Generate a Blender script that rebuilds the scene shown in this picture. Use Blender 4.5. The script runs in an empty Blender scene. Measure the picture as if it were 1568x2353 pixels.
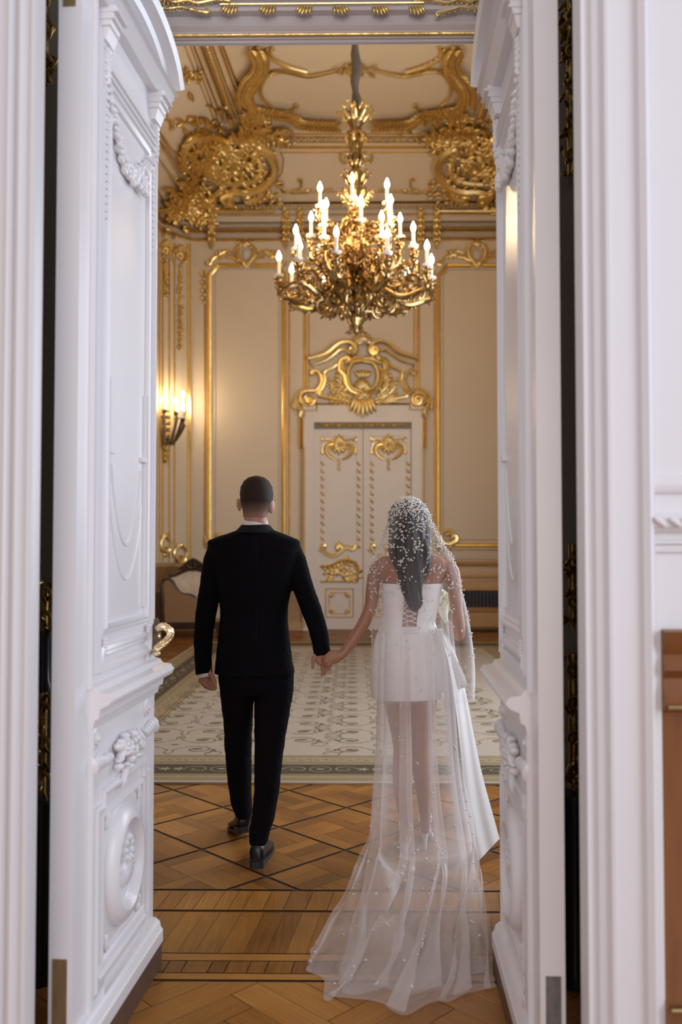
import bpy, bmesh, math, random
from mathutils import Vector, Matrix, noise
V = Vector
PI = math.pi
random.seed(7)
sc = bpy.context.scene
col = sc.collection

# ---------------------------------------------------------------- camera
F = 2070.0
YAW = math.atan(28.0 / F)
PITCH = math.atan(68.5 / F)
CAM = V((0, 0, 1.5))
cam_data = bpy.data.cameras.new('camera')
cam = bpy.data.objects.new('camera', cam_data)
col.objects.link(cam)
cam.location = CAM
cam.rotation_euler = (PI / 2 + PITCH, 0, YAW)
cam_data.sensor_fit = 'HORIZONTAL'
cam_data.sensor_width = 24.0
cam_data.lens = F / 1568.0 * 24.0
cam_data.dof.use_dof = True
cam_data.dof.focus_distance = 4.3
cam_data.dof.aperture_fstop = 2.0
cam_data.clip_end = 100
sc.camera = cam

# ---------------------------------------------------------------- world, lights, exposure
sc.view_settings.view_transform = 'Standard'
sc.view_settings.look = 'None'
sc.view_settings.exposure = 0.75
sc.view_settings.gamma = 1.0
sc.view_settings.use_curve_mapping = False
w = bpy.data.worlds.new('world')
sc.world = w
w.use_nodes = True
w.node_tree.nodes['Background'].inputs[0].default_value = (0.95, 0.90, 0.96, 1)
w.node_tree.nodes['Background'].inputs[1].default_value = 0.36
sc.cycles.use_denoising = True
sc.cycles.max_bounces = 8
sc.cycles.transparent_max_bounces = 24
sc.cycles.sample_clamp_indirect = 6.0

def area_light(name, loc, rot, sx, sy, energy, color):
    d = bpy.data.lights.new(name, 'AREA')
    d.shape = 'RECTANGLE'
    d.size, d.size_y, d.energy, d.color = sx, sy, energy, color
    o = bpy.data.objects.new(name, d)
    col.objects.link(o)
    o.location, o.rotation_euler = loc, rot
    return o
# daylight: tall windows in the right wall of the gilded room, and of the hall behind the camera
area_light('window_light_room', (3.45, 6.8, 2.8), (0, PI / 2, 0), 3.6, 5.8, 235, (0.76, 0.86, 1.0))
area_light('window_light_hall', (3.6, -0.8, 2.6), (0, PI / 2 - 0.1, 0), 3.4, 3.6, 92, (0.70, 0.81, 1.0))
area_light('window_light_hall', (-0.6, -9.0, 2.4), (PI / 2, 0, 0.05), 4.0, 4.0, 190, (1.0, 0.90, 0.85))

# ---------------------------------------------------------------- pixel -> ray
RX = cam.rotation_euler.to_matrix()
def ray(px, py):
    return (RX @ V(((px - 784.0) / F, -(py - 1176.5) / F, -1.0)))
def at(px, py, Y):
    d = ray(px, py)
    return CAM + d * (Y / d.y)
def onz(px, py, z):
    d = ray(px, py)
    return CAM + d * ((z - 1.5) / d.z)

# ---------------------------------------------------------------- materials
def mat(name, base, rough=0.5, metal=0.0, spec=0.5, nvar=0.0, nscale=20.0, bump=0.0, bscale=60.0, coat=0.0, emit=None, sheen=0.0, sss=0.0, stretch=None):
    m = bpy.data.materials.new(name)
    m.use_nodes = True
    nt = m.node_tree
    b = nt.nodes['Principled BSDF']
    b.inputs['Base Color'].default_value = (*base, 1)
    b.inputs['Roughness'].default_value = rough
    b.inputs['Metallic'].default_value = metal
    b.inputs['Specular IOR Level'].default_value = spec
    b.inputs['Coat Weight'].default_value = coat
    b.inputs['Sheen Weight'].default_value = sheen
    if sss:
        b.inputs['Subsurface Weight'].default_value = sss
        b.inputs['Subsurface Radius'].default_value = (0.02, 0.008, 0.004)
        b.inputs['Subsurface Scale'].default_value = 0.5
    tc = nt.nodes.new('ShaderNodeTexCoord')
    src = tc.outputs['Object']
    if stretch:
        mp = nt.nodes.new('ShaderNodeMapping')
        mp.inputs['Scale'].default_value = stretch
        nt.links.new(src, mp.inputs['Vector'])
        src = mp.outputs['Vector']
    if nvar:
        n = nt.nodes.new('ShaderNodeTexNoise')
        n.inputs['Scale'].default_value = nscale
        n.inputs['Detail'].default_value = 4
        nt.links.new(src, n.inputs['Vector'])
        r = nt.nodes.new('ShaderNodeMix')
        r.data_type = 'RGBA'
        r.inputs[6].default_value = (*[max(0, c * (1 - nvar)) for c in base], 1)
        r.inputs[7].default_value = (*[min(1, c * (1 + nvar)) for c in base], 1)
        nt.links.new(n.outputs['Fac'], r.inputs[0])
        nt.links.new(r.outputs[2], b.inputs['Base Color'])
    if bump:
        n = nt.nodes.new('ShaderNodeTexNoise')
        n.inputs['Scale'].default_value = bscale
        n.inputs['Detail'].default_value = 3
        nt.links.new(src, n.inputs['Vector'])
        bp = nt.nodes.new('ShaderNodeBump')
        bp.inputs['Strength'].default_value = bump
        bp.inputs['Distance'].default_value = 0.01
        nt.links.new(n.outputs['Fac'], bp.inputs['Height'])
        nt.links.new(bp.outputs['Normal'], b.inputs['Normal'])
    if emit:
        b.inputs['Emission Color'].default_value = (*emit[0], 1)
        b.inputs['Emission Strength'].default_value = emit[1]
    return m

M = {}
M['gold'] = mat('gold_leaf', (0.84, 0.64, 0.29), 0.30, 1.0, nvar=0.18, nscale=14, bump=0.25, bscale=40)
M['gold_deep'] = mat('aged_gold', (0.74, 0.53, 0.21), 0.36, 1.0, nvar=0.35, nscale=9, bump=0.35, bscale=30)
M['gold_shade'] = mat('shaded_gold', (0.30, 0.19, 0.06), 0.4, 1.0, nvar=0.5, nscale=18, bump=0.4, bscale=40)  # darker copy of the gold, with the shade of the gaps in its colour
M['gold_pale'] = mat('pale_gold', (0.86, 0.68, 0.42), 0.22, 1.0, nvar=0.1, nscale=60)
M['bronze'] = mat('dark_bronze', (0.16, 0.12, 0.075), 0.4, 0.9, nvar=0.3, nscale=50)
M['chandelier'] = mat('chandelier_gilt_bronze', (0.40, 0.27, 0.12), 0.26, 1.0, nvar=0.35, nscale=20, bump=0.3, bscale=50)
M['cream'] = mat('cream_plaster', (0.66, 0.555, 0.425), 0.55, nvar=0.03, nscale=3, bump=0.03)
M['cream_ceiling'] = mat('ceiling_plaster', (0.70, 0.57, 0.41), 0.7, nvar=0.03, nscale=3)
M['cream_band'] = mat('grey_cream_plaster', (0.60, 0.52, 0.43), 0.5, nvar=0.03, nscale=3)
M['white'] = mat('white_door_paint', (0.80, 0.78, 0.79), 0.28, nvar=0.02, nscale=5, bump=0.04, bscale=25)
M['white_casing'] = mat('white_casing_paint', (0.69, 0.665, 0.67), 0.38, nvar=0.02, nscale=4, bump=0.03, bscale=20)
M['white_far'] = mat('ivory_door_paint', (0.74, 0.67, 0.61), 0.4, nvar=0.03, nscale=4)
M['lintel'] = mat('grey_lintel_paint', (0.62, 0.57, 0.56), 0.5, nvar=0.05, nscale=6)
M['taupe'] = mat('shaded_panel', (0.20, 0.17, 0.13), 0.5, nvar=0.05, nscale=5)  # dark colour carries the shade of the leaf gaps and door recess
M['black'] = mat('black_marble', (0.02, 0.02, 0.022), 0.25, nvar=0.2, nscale=8)
M['kick'] = mat('brown_kickboard', (0.10, 0.055, 0.035), 0.4, nvar=0.3, nscale=12)
M['wood_raw'] = mat('bare_brown_wood', (0.19, 0.11, 0.05), 0.6, nvar=0.35, nscale=14, stretch=(6, 6, 1))
M['wood_red'] = mat('polished_red_brown_wood', (0.19, 0.070, 0.020), 0.35, spec=0.3, nvar=0.35, nscale=5, stretch=(6, 6, 0.7))
M['wood_dark'] = mat('dark_walnut', (0.035, 0.016, 0.010), 0.25, nvar=0.3, nscale=10, coat=0.4)
M['wainscot'] = mat('tan_wainscot_wood', (0.40, 0.25, 0.13), 0.38, nvar=0.2, nscale=4, stretch=(0.5, 1, 5))
M['wainscot_gold'] = mat('honey_wainscot_wood', (0.50, 0.30, 0.12), 0.35, nvar=0.2, nscale=4, stretch=(0.5, 1, 5))
M['grille'] = mat('black_grille', (0.02, 0.016, 0.012), 0.6)
M['uph_brown'] = mat('tan_upholstery', (0.30, 0.165, 0.07), 0.8, nvar=0.08, nscale=30, sheen=0.3)
M['uph_cream'] = mat('cream_brocade', (0.56, 0.45, 0.33), 0.55, nvar=0.3, nscale=9)
M['suit'] = mat('black_wool', (0.0045, 0.0043, 0.0060), 0.9, spec=0.08, nvar=0.15, nscale=6, bump=0.15, bscale=260)
M['suit_trim'] = mat('black_wool_collar', (0.011, 0.0105, 0.013), 0.85, spec=0.15, bump=0.15, bscale=260)
M['shirt'] = mat('white_shirt_cotton', (0.74, 0.70, 0.69), 0.7)
M['shoe'] = mat('black_leather', (0.008, 0.008, 0.010), 0.36, spec=0.35, nvar=0.2, nscale=30)
M['sole'] = mat('dark_sole', (0.02, 0.019, 0.02), 0.55)
M['skin_man'] = mat('skin_fair', (0.42, 0.205, 0.14), 0.5, nvar=0.06, nscale=25, sss=0.15)
M['skin_woman'] = mat('skin_warm', (0.40, 0.185, 0.112), 0.48, nvar=0.05, nscale=25, sss=0.15)
M['hair_woman'] = mat('dark_brown_hair', (0.018, 0.011, 0.009), 0.42, nvar=0.5, nscale=30, stretch=(5, 5, 0.3), bump=0.5, bscale=50)
M['satin'] = mat('white_satin', (0.93, 0.91, 0.91), 0.32, spec=0.6, sheen=0.3, nvar=0.02, nscale=8)
M['lace_cord'] = mat('white_cord', (0.78, 0.74, 0.72), 0.5)
M['pearl'] = mat('pearl_bead', (0.80, 0.76, 0.72), 0.18, spec=0.7, coat=0.4)
M['candle'] = mat('white_candle_sleeve', (0.80, 0.76, 0.68), 0.4, emit=((1.0, 0.80, 0.55), 0.08))
M['bulb'] = mat('lit_bulb', (1, 1, 1), 0.4, emit=((1.0, 0.74, 0.43), 68))
M['bulb_sconce'] = mat('lit_sconce_bulb', (1, 1, 1), 0.4, emit=((1.0, 0.78, 0.48), 95))
M['porcelain'] = mat('white_drip_pan', (0.85, 0.80, 0.76), 0.2, coat=0.3)
M['sleeve'] = mat('grey_cord_sleeve', (0.17, 0.135, 0.10), 0.9, nvar=0.3, nscale=14)
M['lily'] = mat('cream_petal', (0.80, 0.80, 0.62), 0.45, nvar=0.08, nscale=20)
M['stem'] = mat('green_stem', (0.12, 0.24, 0.06), 0.5, nvar=0.2, nscale=20)
M['rug_field'] = mat('rug_cream_pile', (0.41, 0.345, 0.275), 0.95, nvar=0.10, nscale=80, bump=0.4, bscale=300)
M['rug_guard'] = mat('rug_sand_guard', (0.33, 0.25, 0.145), 0.95, nvar=0.12, nscale=80, bump=0.4, bscale=300)
M['rug_dark'] = mat('rug_dark_border', (0.075, 0.052, 0.028), 0.95, nvar=0.2, nscale=80, bump=0.4, bscale=300)
M['rug_olive'] = mat('rug_olive_scroll', (0.20, 0.15, 0.06), 0.95, nvar=0.15, nscale=80)
M['rug_brown'] = mat('rug_brown_leaf', (0.13, 0.10, 0.07), 0.95, nvar=0.15, nscale=80)
M['rug_pale'] = mat('rug_pale_scroll', (0.36, 0.30, 0.19), 0.95, nvar=0.15, nscale=80)
M['steel'] = mat('worn_grey_metal', (0.20, 0.19, 0.19), 0.5, 0.7, nvar=0.6, nscale=40)
M['brass'] = mat('worn_brass', (0.40, 0.30, 0.14), 0.4, 0.8, nvar=0.3, nscale=30)
M['joint'] = mat('dark_floor_joint', (0.035, 0.018, 0.008), 0.6)

# parquet: colour from the plank's own tone, grain along its own UV
def plank_mat():
    m = bpy.data.materials.new('oak_parquet')
    m.use_nodes = True
    nt = m.node_tree
    b = nt.nodes['Principled BSDF']
    uv = nt.nodes.new('ShaderNodeUVMap'); uv.uv_map = 'UVMap'
    mp = nt.nodes.new('ShaderNodeMapping'); mp.inputs['Scale'].default_value = (1.2, 22, 1)
    nt.links.new(uv.outputs[0], mp.inputs['Vector'])
    n = nt.nodes.new('ShaderNodeTexNoise'); n.inputs['Scale'].default_value = 4; n.inputs['Detail'].default_value = 6; n.inputs['Distortion'].default_value = 0.6
    nt.links.new(mp.outputs[0], n.inputs['Vector'])
    at_ = nt.nodes.new('ShaderNodeAttribute'); at_.attribute_name = 'tone'
    tc = nt.nodes.new('ShaderNodeTexCoord')
    n2 = nt.nodes.new('ShaderNodeTexNoise'); n2.inputs['Scale'].default_value = 2.2; n2.inputs['Detail'].default_value = 5
    nt.links.new(tc.outputs['Object'], n2.inputs['Vector'])
    add = nt.nodes.new('ShaderNodeMath'); add.operation = 'MULTIPLY_ADD'; add.inputs[1].default_value = 0.36
    nt.links.new(n.outputs['Fac'], add.inputs[0]); nt.links.new(at_.outputs['Fac'], add.inputs[2])
    add2 = nt.nodes.new('ShaderNodeMath'); add2.operation = 'MULTIPLY_ADD'; add2.inputs[1].default_value = 0.5
    nt.links.new(n2.outputs['Fac'], add2.inputs[0]); nt.links.new(add.outputs[0], add2.inputs[2])
    cr = nt.nodes.new('ShaderNodeValToRGB')
    cr.color_ramp.elements[0].position = 0.30; cr.color_ramp.elements[0].color = (0.15, 0.056, 0.012, 1)
    cr.color_ramp.elements[1].position = 1.25 / 1.3; cr.color_ramp.elements[1].color = (0.60, 0.30, 0.075, 1)
    e = cr.color_ramp.elements.new(0.6); e.color = (0.35, 0.148, 0.029, 1)
    nt.links.new(add2.outputs[0], cr.inputs[0])
    nt.links.new(cr.outputs[0], b.inputs['Base Color'])
    rr = nt.nodes.new('ShaderNodeMapRange'); rr.inputs[3].default_value = 0.26; rr.inputs[4].default_value = 0.50
    nt.links.new(n2.outputs['Fac'], rr.inputs[0]); nt.links.new(rr.outputs[0], b.inputs['Roughness'])
    b.inputs['Specular IOR Level'].default_value = 0.30
    bp = nt.nodes.new('ShaderNodeBump'); bp.inputs['Strength'].default_value = 0.12; bp.inputs['Distance'].default_value = 0.004
    nt.links.new(n.outputs['Fac'], bp.inputs['Height']); nt.links.new(bp.outputs['Normal'], b.inputs['Normal'])
    return m
M['plank'] = plank_mat()

def tulle_mat(name, lo, hi, colr):
    m = bpy.data.materials.new(name)
    m.use_nodes = True
    nt = m.node_tree
    for n in list(nt.nodes): nt.nodes.remove(n)
    out = nt.nodes.new('ShaderNodeOutputMaterial')
    tr = nt.nodes.new('ShaderNodeBsdfTransparent')
    df = nt.nodes.new('ShaderNodeBsdfDiffuse'); df.inputs[0].default_value = (*colr, 1)
    tl = nt.nodes.new('ShaderNodeBsdfTranslucent'); tl.inputs[0].default_value = (*colr, 1)
    mx = nt.nodes.new('ShaderNodeMixShader'); mx.inputs[0].default_value = 0.4
    nt.links.new(df.outputs[0], mx.inputs[1]); nt.links.new(tl.outputs[0], mx.inputs[2])
    lw = nt.nodes.new('ShaderNodeLayerWeight'); lw.inputs[0].default_value = 0.35
    mr = nt.nodes.new('ShaderNodeMapRange'); mr.inputs[3].default_value = lo; mr.inputs[4].default_value = hi
    nt.links.new(lw.outputs['Facing'], mr.inputs[0])
    m2 = nt.nodes.new('ShaderNodeMixShader')
    da = nt.nodes.new('ShaderNodeAttribute'); da.attribute_name = 'tulle_weight'
    mu = nt.nodes.new('ShaderNodeMath'); mu.operation = 'MULTIPLY'
    nt.links.new(mr.outputs[0], mu.inputs[0]); nt.links.new(da.outputs['Fac'], mu.inputs[1])
    nt.links.new(mu.outputs[0], m2.inputs[0]); nt.links.new(tr.outputs[0], m2.inputs[1]); nt.links.new(mx.outputs[0], m2.inputs[2])
    nt.links.new(m2.outputs[0], out.inputs[0])
    return m
M['tulle'] = tulle_mat('white_tulle', 0.06, 0.60, (0.95, 0.91, 0.92))
M['tulle_full'] = tulle_mat('gathered_white_tulle', 0.17, 0.74, (0.97, 0.93, 0.93))
M['stocking'] = M['skin_woman']

def hair_fade_mat():
    m = bpy.data.materials.new('short_brown_hair_faded_sides')
    m.use_nodes = True
    nt = m.node_tree
    b = nt.nodes['Principled BSDF']; b.inputs['Roughness'].default_value = 0.75; b.inputs['Specular IOR Level'].default_value = 0.25
    tc = nt.nodes.new('ShaderNodeTexCoord'); sp = nt.nodes.new('ShaderNodeSeparateXYZ')
    nt.links.new(tc.outputs['Object'], sp.inputs[0])
    mr = nt.nodes.new('ShaderNodeMapRange'); mr.inputs[1].default_value = 1.600; mr.inputs[2].default_value = 1.720
    nt.links.new(sp.outputs['Z'], mr.inputs[0])
    n = nt.nodes.new('ShaderNodeTexNoise'); n.inputs['Scale'].default_value = 260; n.inputs['Detail'].default_value = 3
    nt.links.new(tc.outputs['Object'], n.inputs['Vector'])
    ad = nt.nodes.new('ShaderNodeMath'); ad.operation = 'MULTIPLY_ADD'; ad.inputs[1].default_value = 0.3; 
    nt.links.new(n.outputs['Fac'], ad.inputs[0]); nt.links.new(mr.outputs[0], ad.inputs[2])
    cr = nt.nodes.new('ShaderNodeValToRGB')
    cr.color_ramp.elements[0].position = 0.20; cr.color_ramp.elements[0].color = (0.33, 0.175, 0.125, 1)
    cr.color_ramp.elements[1].position = 0.96; cr.color_ramp.elements[1].color = (0.026, 0.014, 0.010, 1)
    e = cr.color_ramp.elements.new(0.60); e.color = (0.125, 0.075, 0.055, 1)
    nt.links.new(ad.outputs[0], cr.inputs[0]); nt.links.new(cr.outputs[0], b.inputs['Base Color'])
    return m
M['hair_man'] = hair_fade_mat()

# ---------------------------------------------------------------- mesh builder
WL = {}
def wloc(o):
    return WL.get(o.name, V((0, 0, 0))) if o else V((0, 0, 0))

def catmull(pts, k=6):
    P = [V(p) for p in pts]
    if len(P) < 3 or k < 2: return P
    out = []
    for i in range(len(P) - 1):
        p0 = P[i - 1] if i > 0 else P[0] * 2 - P[1]
        p1, p2 = P[i], P[i + 1]
        p3 = P[i + 2] if i + 2 < len(P) else P[-1] * 2 - P[-2]
        for j in range(k):
            t = j / k
            out.append(0.5 * ((2 * p1) + (p2 - p0) * t + (2 * p0 - 5 * p1 + 4 * p2 - p3) * t * t + (3 * p1 - p0 - 3 * p2 + p3) * t ** 3))
    out.append(P[-1])
    return out

def interp(lst, n):
    """resample list of floats/tuples to n values"""
    m = len(lst)
    out = []
    for i in range(n):
        t = i / max(1, n - 1) * (m - 1)
        a = min(int(t), m - 2) if m > 1 else 0
        f = t - a
        b = min(a + 1, m - 1)
        if isinstance(lst[0], (tuple, list)):
            out.append(tuple(lst[a][j] * (1 - f) + lst[b][j] * f for j in range(len(lst[0]))))
        else:
            out.append(lst[a] * (1 - f) + lst[b] * f)
    return out

class MB:
    def __init__(s):
        s.v, s.f, s.m, s.mi = [], [], [], 0
    def setm(s, i): s.mi = i; return s
    def addf(s, *idx):
        s.f.append(idx); s.m.append(s.mi)
    def grid(s, rows, close=False, cap=False):
        n = len(rows[0]); b = len(s.v)
        for r in rows: s.v.extend([tuple(p) for p in r])
        for i in range(len(rows) - 1):
            for j in range(n if close else n - 1):
                k = (j + 1) % n
                s.addf(b + i * n + j, b + i * n + k, b + (i + 1) * n + k, b + (i + 1) * n + j)
        if cap and close:
            s.addf(*[b + j for j in range(n)][::-1])
            s.addf(*[b + (len(rows) - 1) * n + j for j in range(n)])
        return s
    def box(s, lo, hi):
        x0, y0, z0 = lo; x1, y1, z1 = hi
        return s.hexa([(x0, y0, z0), (x1, y0, z0), (x1, y1, z0), (x0, y1, z0), (x0, y0, z1), (x1, y0, z1), (x1, y1, z1), (x0, y1, z1)])
    def hexa(s, p):
        b = len(s.v); s.v.extend([tuple(q) for q in p])
        for q in ((0, 3, 2, 1), (4, 5, 6, 7), (0, 1, 5, 4), (1, 2, 6, 5), (2, 3, 7, 6), (3, 0, 4, 7)):
            s.addf(*[b + i for i in q])
        return s
    def prism(s, poly, off):
        """poly: list of 3D points, extruded by vector off"""
        b = len(s.v); n = len(poly); off = V(off)
        s.v.extend([tuple(V(p)) for p in poly]); s.v.extend([tuple(V(p) + off) for p in poly])
        s.addf(*[b + i for i in range(n)]); s.addf(*[b + n + i for i in range(n)][::-1])
        for i in range(n):
            j = (i + 1) % n
            s.addf(b + i, b + n + i, b + n + j, b + j)
        return s
    def tube(s, pts, rad, seg=8, flat=1.0, ref=None, cap=True):
        """swept tube. rad: list of r or (ra, rb); ref: direction of rb"""
        P = [V(p) for p in pts]; n = len(P)
        rad = rad if isinstance(rad, (list,)) else [rad, rad]
        if any(isinstance(r, tuple) for r in rad): rad = [r if isinstance(r, tuple) else (r, r) for r in rad]
        R = interp(rad, n)
        rows = []
        up = V(ref) if ref is not None else V((0.13, 0.21, 0.97))
        prev = None
        for i in range(n):
            t = (P[min(i + 1, n - 1)] - P[max(i - 1, 0)])
            if t.length < 1e-9: t = V((0, 0, 1))
            t.normalize()
            if prev is None or ref is not None:
                a = t.cross(up)
                if a.length < 1e-4: a = t.cross(V((1, 0, 0)))
                a.normalize(); b = a.cross(t).normalized()
            else:
                a = prev - t * prev.dot(t)
                if a.length < 1e-6: a = t.cross(V((1, 0, 0)))
                a.normalize(); b = a.cross(t).normalized()
            prev = a
            r = R[i]
            ra, rb = r if isinstance(r, tuple) else (r, r * flat)
            rows.append([P[i] + a * (ra * math.cos(2 * PI * j / seg)) + b * (rb * math.sin(2 * PI * j / seg)) for j in range(seg)])
        return s.grid(rows, True, cap)
    def ell(s, c, ax, ay, az, nu=8, nv=6):
        """ellipsoid with axis vectors"""
        c, ax, ay, az = V(c), V(ax), V(ay), V(az)
        rows = []
        for i in range(nv + 1):
            ph = PI * i / nv
            ph = min(max(ph, 0.02), PI - 0.02)
            rows.append([c + az * math.cos(ph) + (ax * math.cos(2 * PI * j / nu) + ay * math.sin(2 * PI * j / nu)) * math.sin(ph) for j in range(nu)])
        return s.grid(rows, True, True)
    def ball(s, c, r, nu=8, nv=6):
        return s.ell(c, (r, 0, 0), (0, r, 0), (0, 0, r), nu, nv)
    def lathe(s, prof, c, n=20, wob=0, lob=0):
        cx, cy, cz = c
        rows = []
        for r, z in prof:
            rows.append([V((cx + max(r, 0.0005) * (1 + wob * math.cos(lob * 2 * PI * j / n)) * math.cos(2 * PI * j / n), cy + max(r, 0.0005) * (1 + wob * math.cos(lob * 2 * PI * j / n)) * math.sin(2 * PI * j / n), cz + z)) for j in range(n)])
        return s.grid(rows, True, True)
    def sweep(s, pts, nrm, prof, closed=False, cap=True):
        """moulding: prof [(lateral, height)], mitred along a planar polyline with plane normal nrm"""
        P = [V(p) for p in pts]; n = len(P); N = V(nrm).normalized()
        rows = []
        for i in range(n):
            a = (P[i] - P[i - 1]) if (i > 0 or closed) else (P[1] - P[0])
            b = (P[(i + 1) % n] - P[i]) if (i < n - 1 or closed) else (P[-1] - P[-2])
            a.normalize(); b.normalize()
            la, lb = a.cross(N).normalized(), b.cross(N).normalized()
            l = la + lb
            if l.length < 1e-4: l = la
            l.normalize()
            k = 1 / max(0.4, l.dot(la))
            rows.append([P[i] + l * (u * k) + N * h for u, h in prof])
        if closed: rows.append(rows[0])
        b0 = len(s.v)
        s.grid(rows)
        m = len(prof)
        if cap and not closed:
            s.addf(*[b0 + j for j in range(m)]); s.addf(*[b0 + (len(rows) - 1) * m + j for j in range(m)][::-1])
        return s
    def build(s, name, mats, parent=None, smooth=True, label=None, local=False):
        me = bpy.data.meshes.new(name)
        o = wloc(parent) if not local else V((0, 0, 0))
        me.from_pydata([(x - o.x, y - o.y, z - o.z) for x, y, z in s.v], [], s.f)
        if not isinstance(mats, (list, tuple)): mats = [mats]
        for m in mats: me.materials.append(M[m] if isinstance(m, str) else m)
        if len(mats) > 1: me.polygons.foreach_set('material_index', s.m)
        bm = bmesh.new(); bm.from_mesh(me)
        bmesh.ops.recalc_face_normals(bm, faces=bm.faces)
        bm.to_mesh(me); bm.free()
        if smooth:
            me.polygons.foreach_set('use_smooth', [True] * len(me.polygons))
            try: me.set_sharp_from_angle(angle=math.radians(38))
            except Exception: pass
        ob = bpy.data.objects.new(name, me)
        col.objects.link(ob)
        if parent:
            ob.parent = parent
            WL[ob.name] = wloc(parent)
        if label: ob['label'] = label
        return ob

def empty(name, loc, label=None, cat=None, group=None):
    o = bpy.data.objects.new(name, None)
    o.empty_display_size = 0.1
    col.objects.link(o)
    o.location = loc
    WL[o.name] = V(loc)
    tag(o, label, cat, group)
    return o
def tag(o, label=None, cat=None, group=None, kind=None):
    if label: o['label'] = label
    if cat: o['category'] = cat
    if group: o['group'] = group
    if kind: o['kind'] = kind
    return o
def struct(o, label=None):
    o['kind'] = 'structure'
    if label: o['label'] = label
    return o

def remesh(o, vox, smooth=4, disp=None):
    m = o.modifiers.new('r', 'REMESH'); m.mode = 'VOXEL'; m.voxel_size = vox; m.use_smooth_shade = True
    if smooth:
        k = o.modifiers.new('s', 'SMOOTH'); k.factor = 0.5; k.iterations = smooth
    dg = bpy.context.evaluated_depsgraph_get()
    dg.update()
    me = bpy.data.meshes.new_from_object(o.evaluated_get(dg))
    o.modifiers.clear()
    old = o.data
    mats = list(old.materials)
    o.data = me
    me.materials.clear()
    for q in mats: me.materials.append(q)
    me.polygons.foreach_set('use_smooth', [True] * len(me.polygons))
    if disp:
        nn = [v.normal.copy() for v in me.vertices]
        for v, n in zip(me.vertices, nn):
            v.co += n * disp(v.co)
    return o

# ---------------------------------------------------------------- surfaces that ornaments sit on
class Plane:
    def __init__(s, p, n): s.p, s.n = V(p), V(n).normalized()
    def hit(s, px, py):
        d = ray(px, py)
        t = (s.p - CAM).dot(s.n) / d.dot(s.n)
        return CAM + d * t, s.n
WY = 15.4
WALLS = {
    'far': Plane((0, WY, 0), (0, -1, 0)),
    'chamfer': Plane((-2.77, WY, 0), (1, -1, 0)),
    'left': Plane((-3.25, 0, 0), (1, 0, 0)),
    'right': Plane((3.55, 0, 0), (-1, 0, 0)),
    'far_cove': Plane((0, WY, 7.2), (0, -0.87, -1.2)),
    'left_cove': Plane((-3.25, 0, 7.0), (1.05, 0, -1.15)),
    'right_cove': Plane((3.55, 0, 7.0), (-1.05, 0, -1.15)),
    'corner_cove': Plane((-2.85, 15.32, 7.2), (0.7, -0.7, -1.15)),
    'corner_cove_r': Plane((3.15, 15.32, 7.2), (-0.7, -0.7, -1.15)),
    'ceiling': Plane((0, 0, 8.07), (0, 0, -1)),
}
class Room:
    def hit(s, px, py):
        d = ray(px, py)
        best, bn = 1e9, None
        for pl in WALLS.values():
            dn = d.dot(pl.n)
            if dn < -1e-6:
                t = (pl.p - CAM).dot(pl.n) / dn
                if 0 < t < best: best, bn = t, pl.n
        return CAM + d * best, bn
ROOM = Room()

def path3(pl, pts, off=0.0, k=6, sm=True):
    """2D pixel path -> 3D points on a surface, plus metres-per-pixel there"""
    p2 = catmull([(x, y, 0) for x, y in pts], k) if sm else [V((x, y, 0)) for x, y in pts]
    out, sc_ = [], []
    for q in p2:
        h, n = pl.hit(q.x, q.y)
        out.append(h + n * off); sc_.append(h.y / F)
    return out, sum(sc_) / len(sc_), n
def stroke(mb, pl, pts, r, off=0.0, k=5, seg=7, sm=True, flat=1.0):
    P, s_, n = path3(pl, pts, off, k, sm)
    if P[0].y > 9: s_ *= 1.3
    rr = [x * s_ for x in (r if isinstance(r, (list, tuple)) else [r, r])]
    mb.tube(P, rr, seg)
def spiral(cx, cy, r0, a0, turns, d=1, r1=0.15, n=None):
    n = n or int(10 * turns) + 4
    return [(cx + r0 * (1 + (r1 - 1) * i / n) * math.cos(a0 + d * 2 * PI * turns * i / n), cy + r0 * (1 + (r1 - 1) * i / n) * math.sin(a0 + d * 2 * PI * turns * i / n)) for i in range(n + 1)]
def curl(pts, c0=0, c1=0, turns=1.1):
    """smooth path whose ends roll into volutes; sign = side"""
    P = [(p.x, p.y) for p in catmull([(x, y, 0) for x, y in pts], 5)]
    def endc(a, b, c):
        tx, ty = b[0] - a[0], b[1] - a[1]
        L = math.hypot(tx, ty) or 1; tx /= L; ty /= L
        nx, ny = (-ty, tx) if c > 0 else (ty, -tx)
        R = abs(c); cx, cy = b[0] + nx * R, b[1] + ny * R
        a0 = math.atan2(b[1] - cy, b[0] - cx)
        return spiral(cx, cy, R, a0, turns, 1 if c > 0 else -1)[1:]
    if c1: P = P + endc(P[-2], P[-1], c1)
    if c0: P = endc(P[1], P[0], c0)[::-1] + P
    return P
def lobe(mb, pl, x, y, ang, L, W, H=None, off=0.0):
    """leaf lobe: pixel centre base, angle, length/width px"""
    h, n = pl.hit(x, y)
    if pl is not None and h.y > 9: L, W = L * 1.3, W * 1.45
    h2, _ = pl.hit(x + math.cos(ang) * L, y + math.sin(ang) * L)
    if (h2 - h).dot(n) ** 2 > (h2 - h).length_squared * 0.3: return
    s_ = h.y / F
    ax = (h2 - h) * 0.5
    ay = n.cross(ax).normalized() * (W * s_ * 0.5)
    mb.ell(h + ax + n * off, ax, ay, n * ((H or W * 0.5) * s_), 7, 5)
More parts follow.
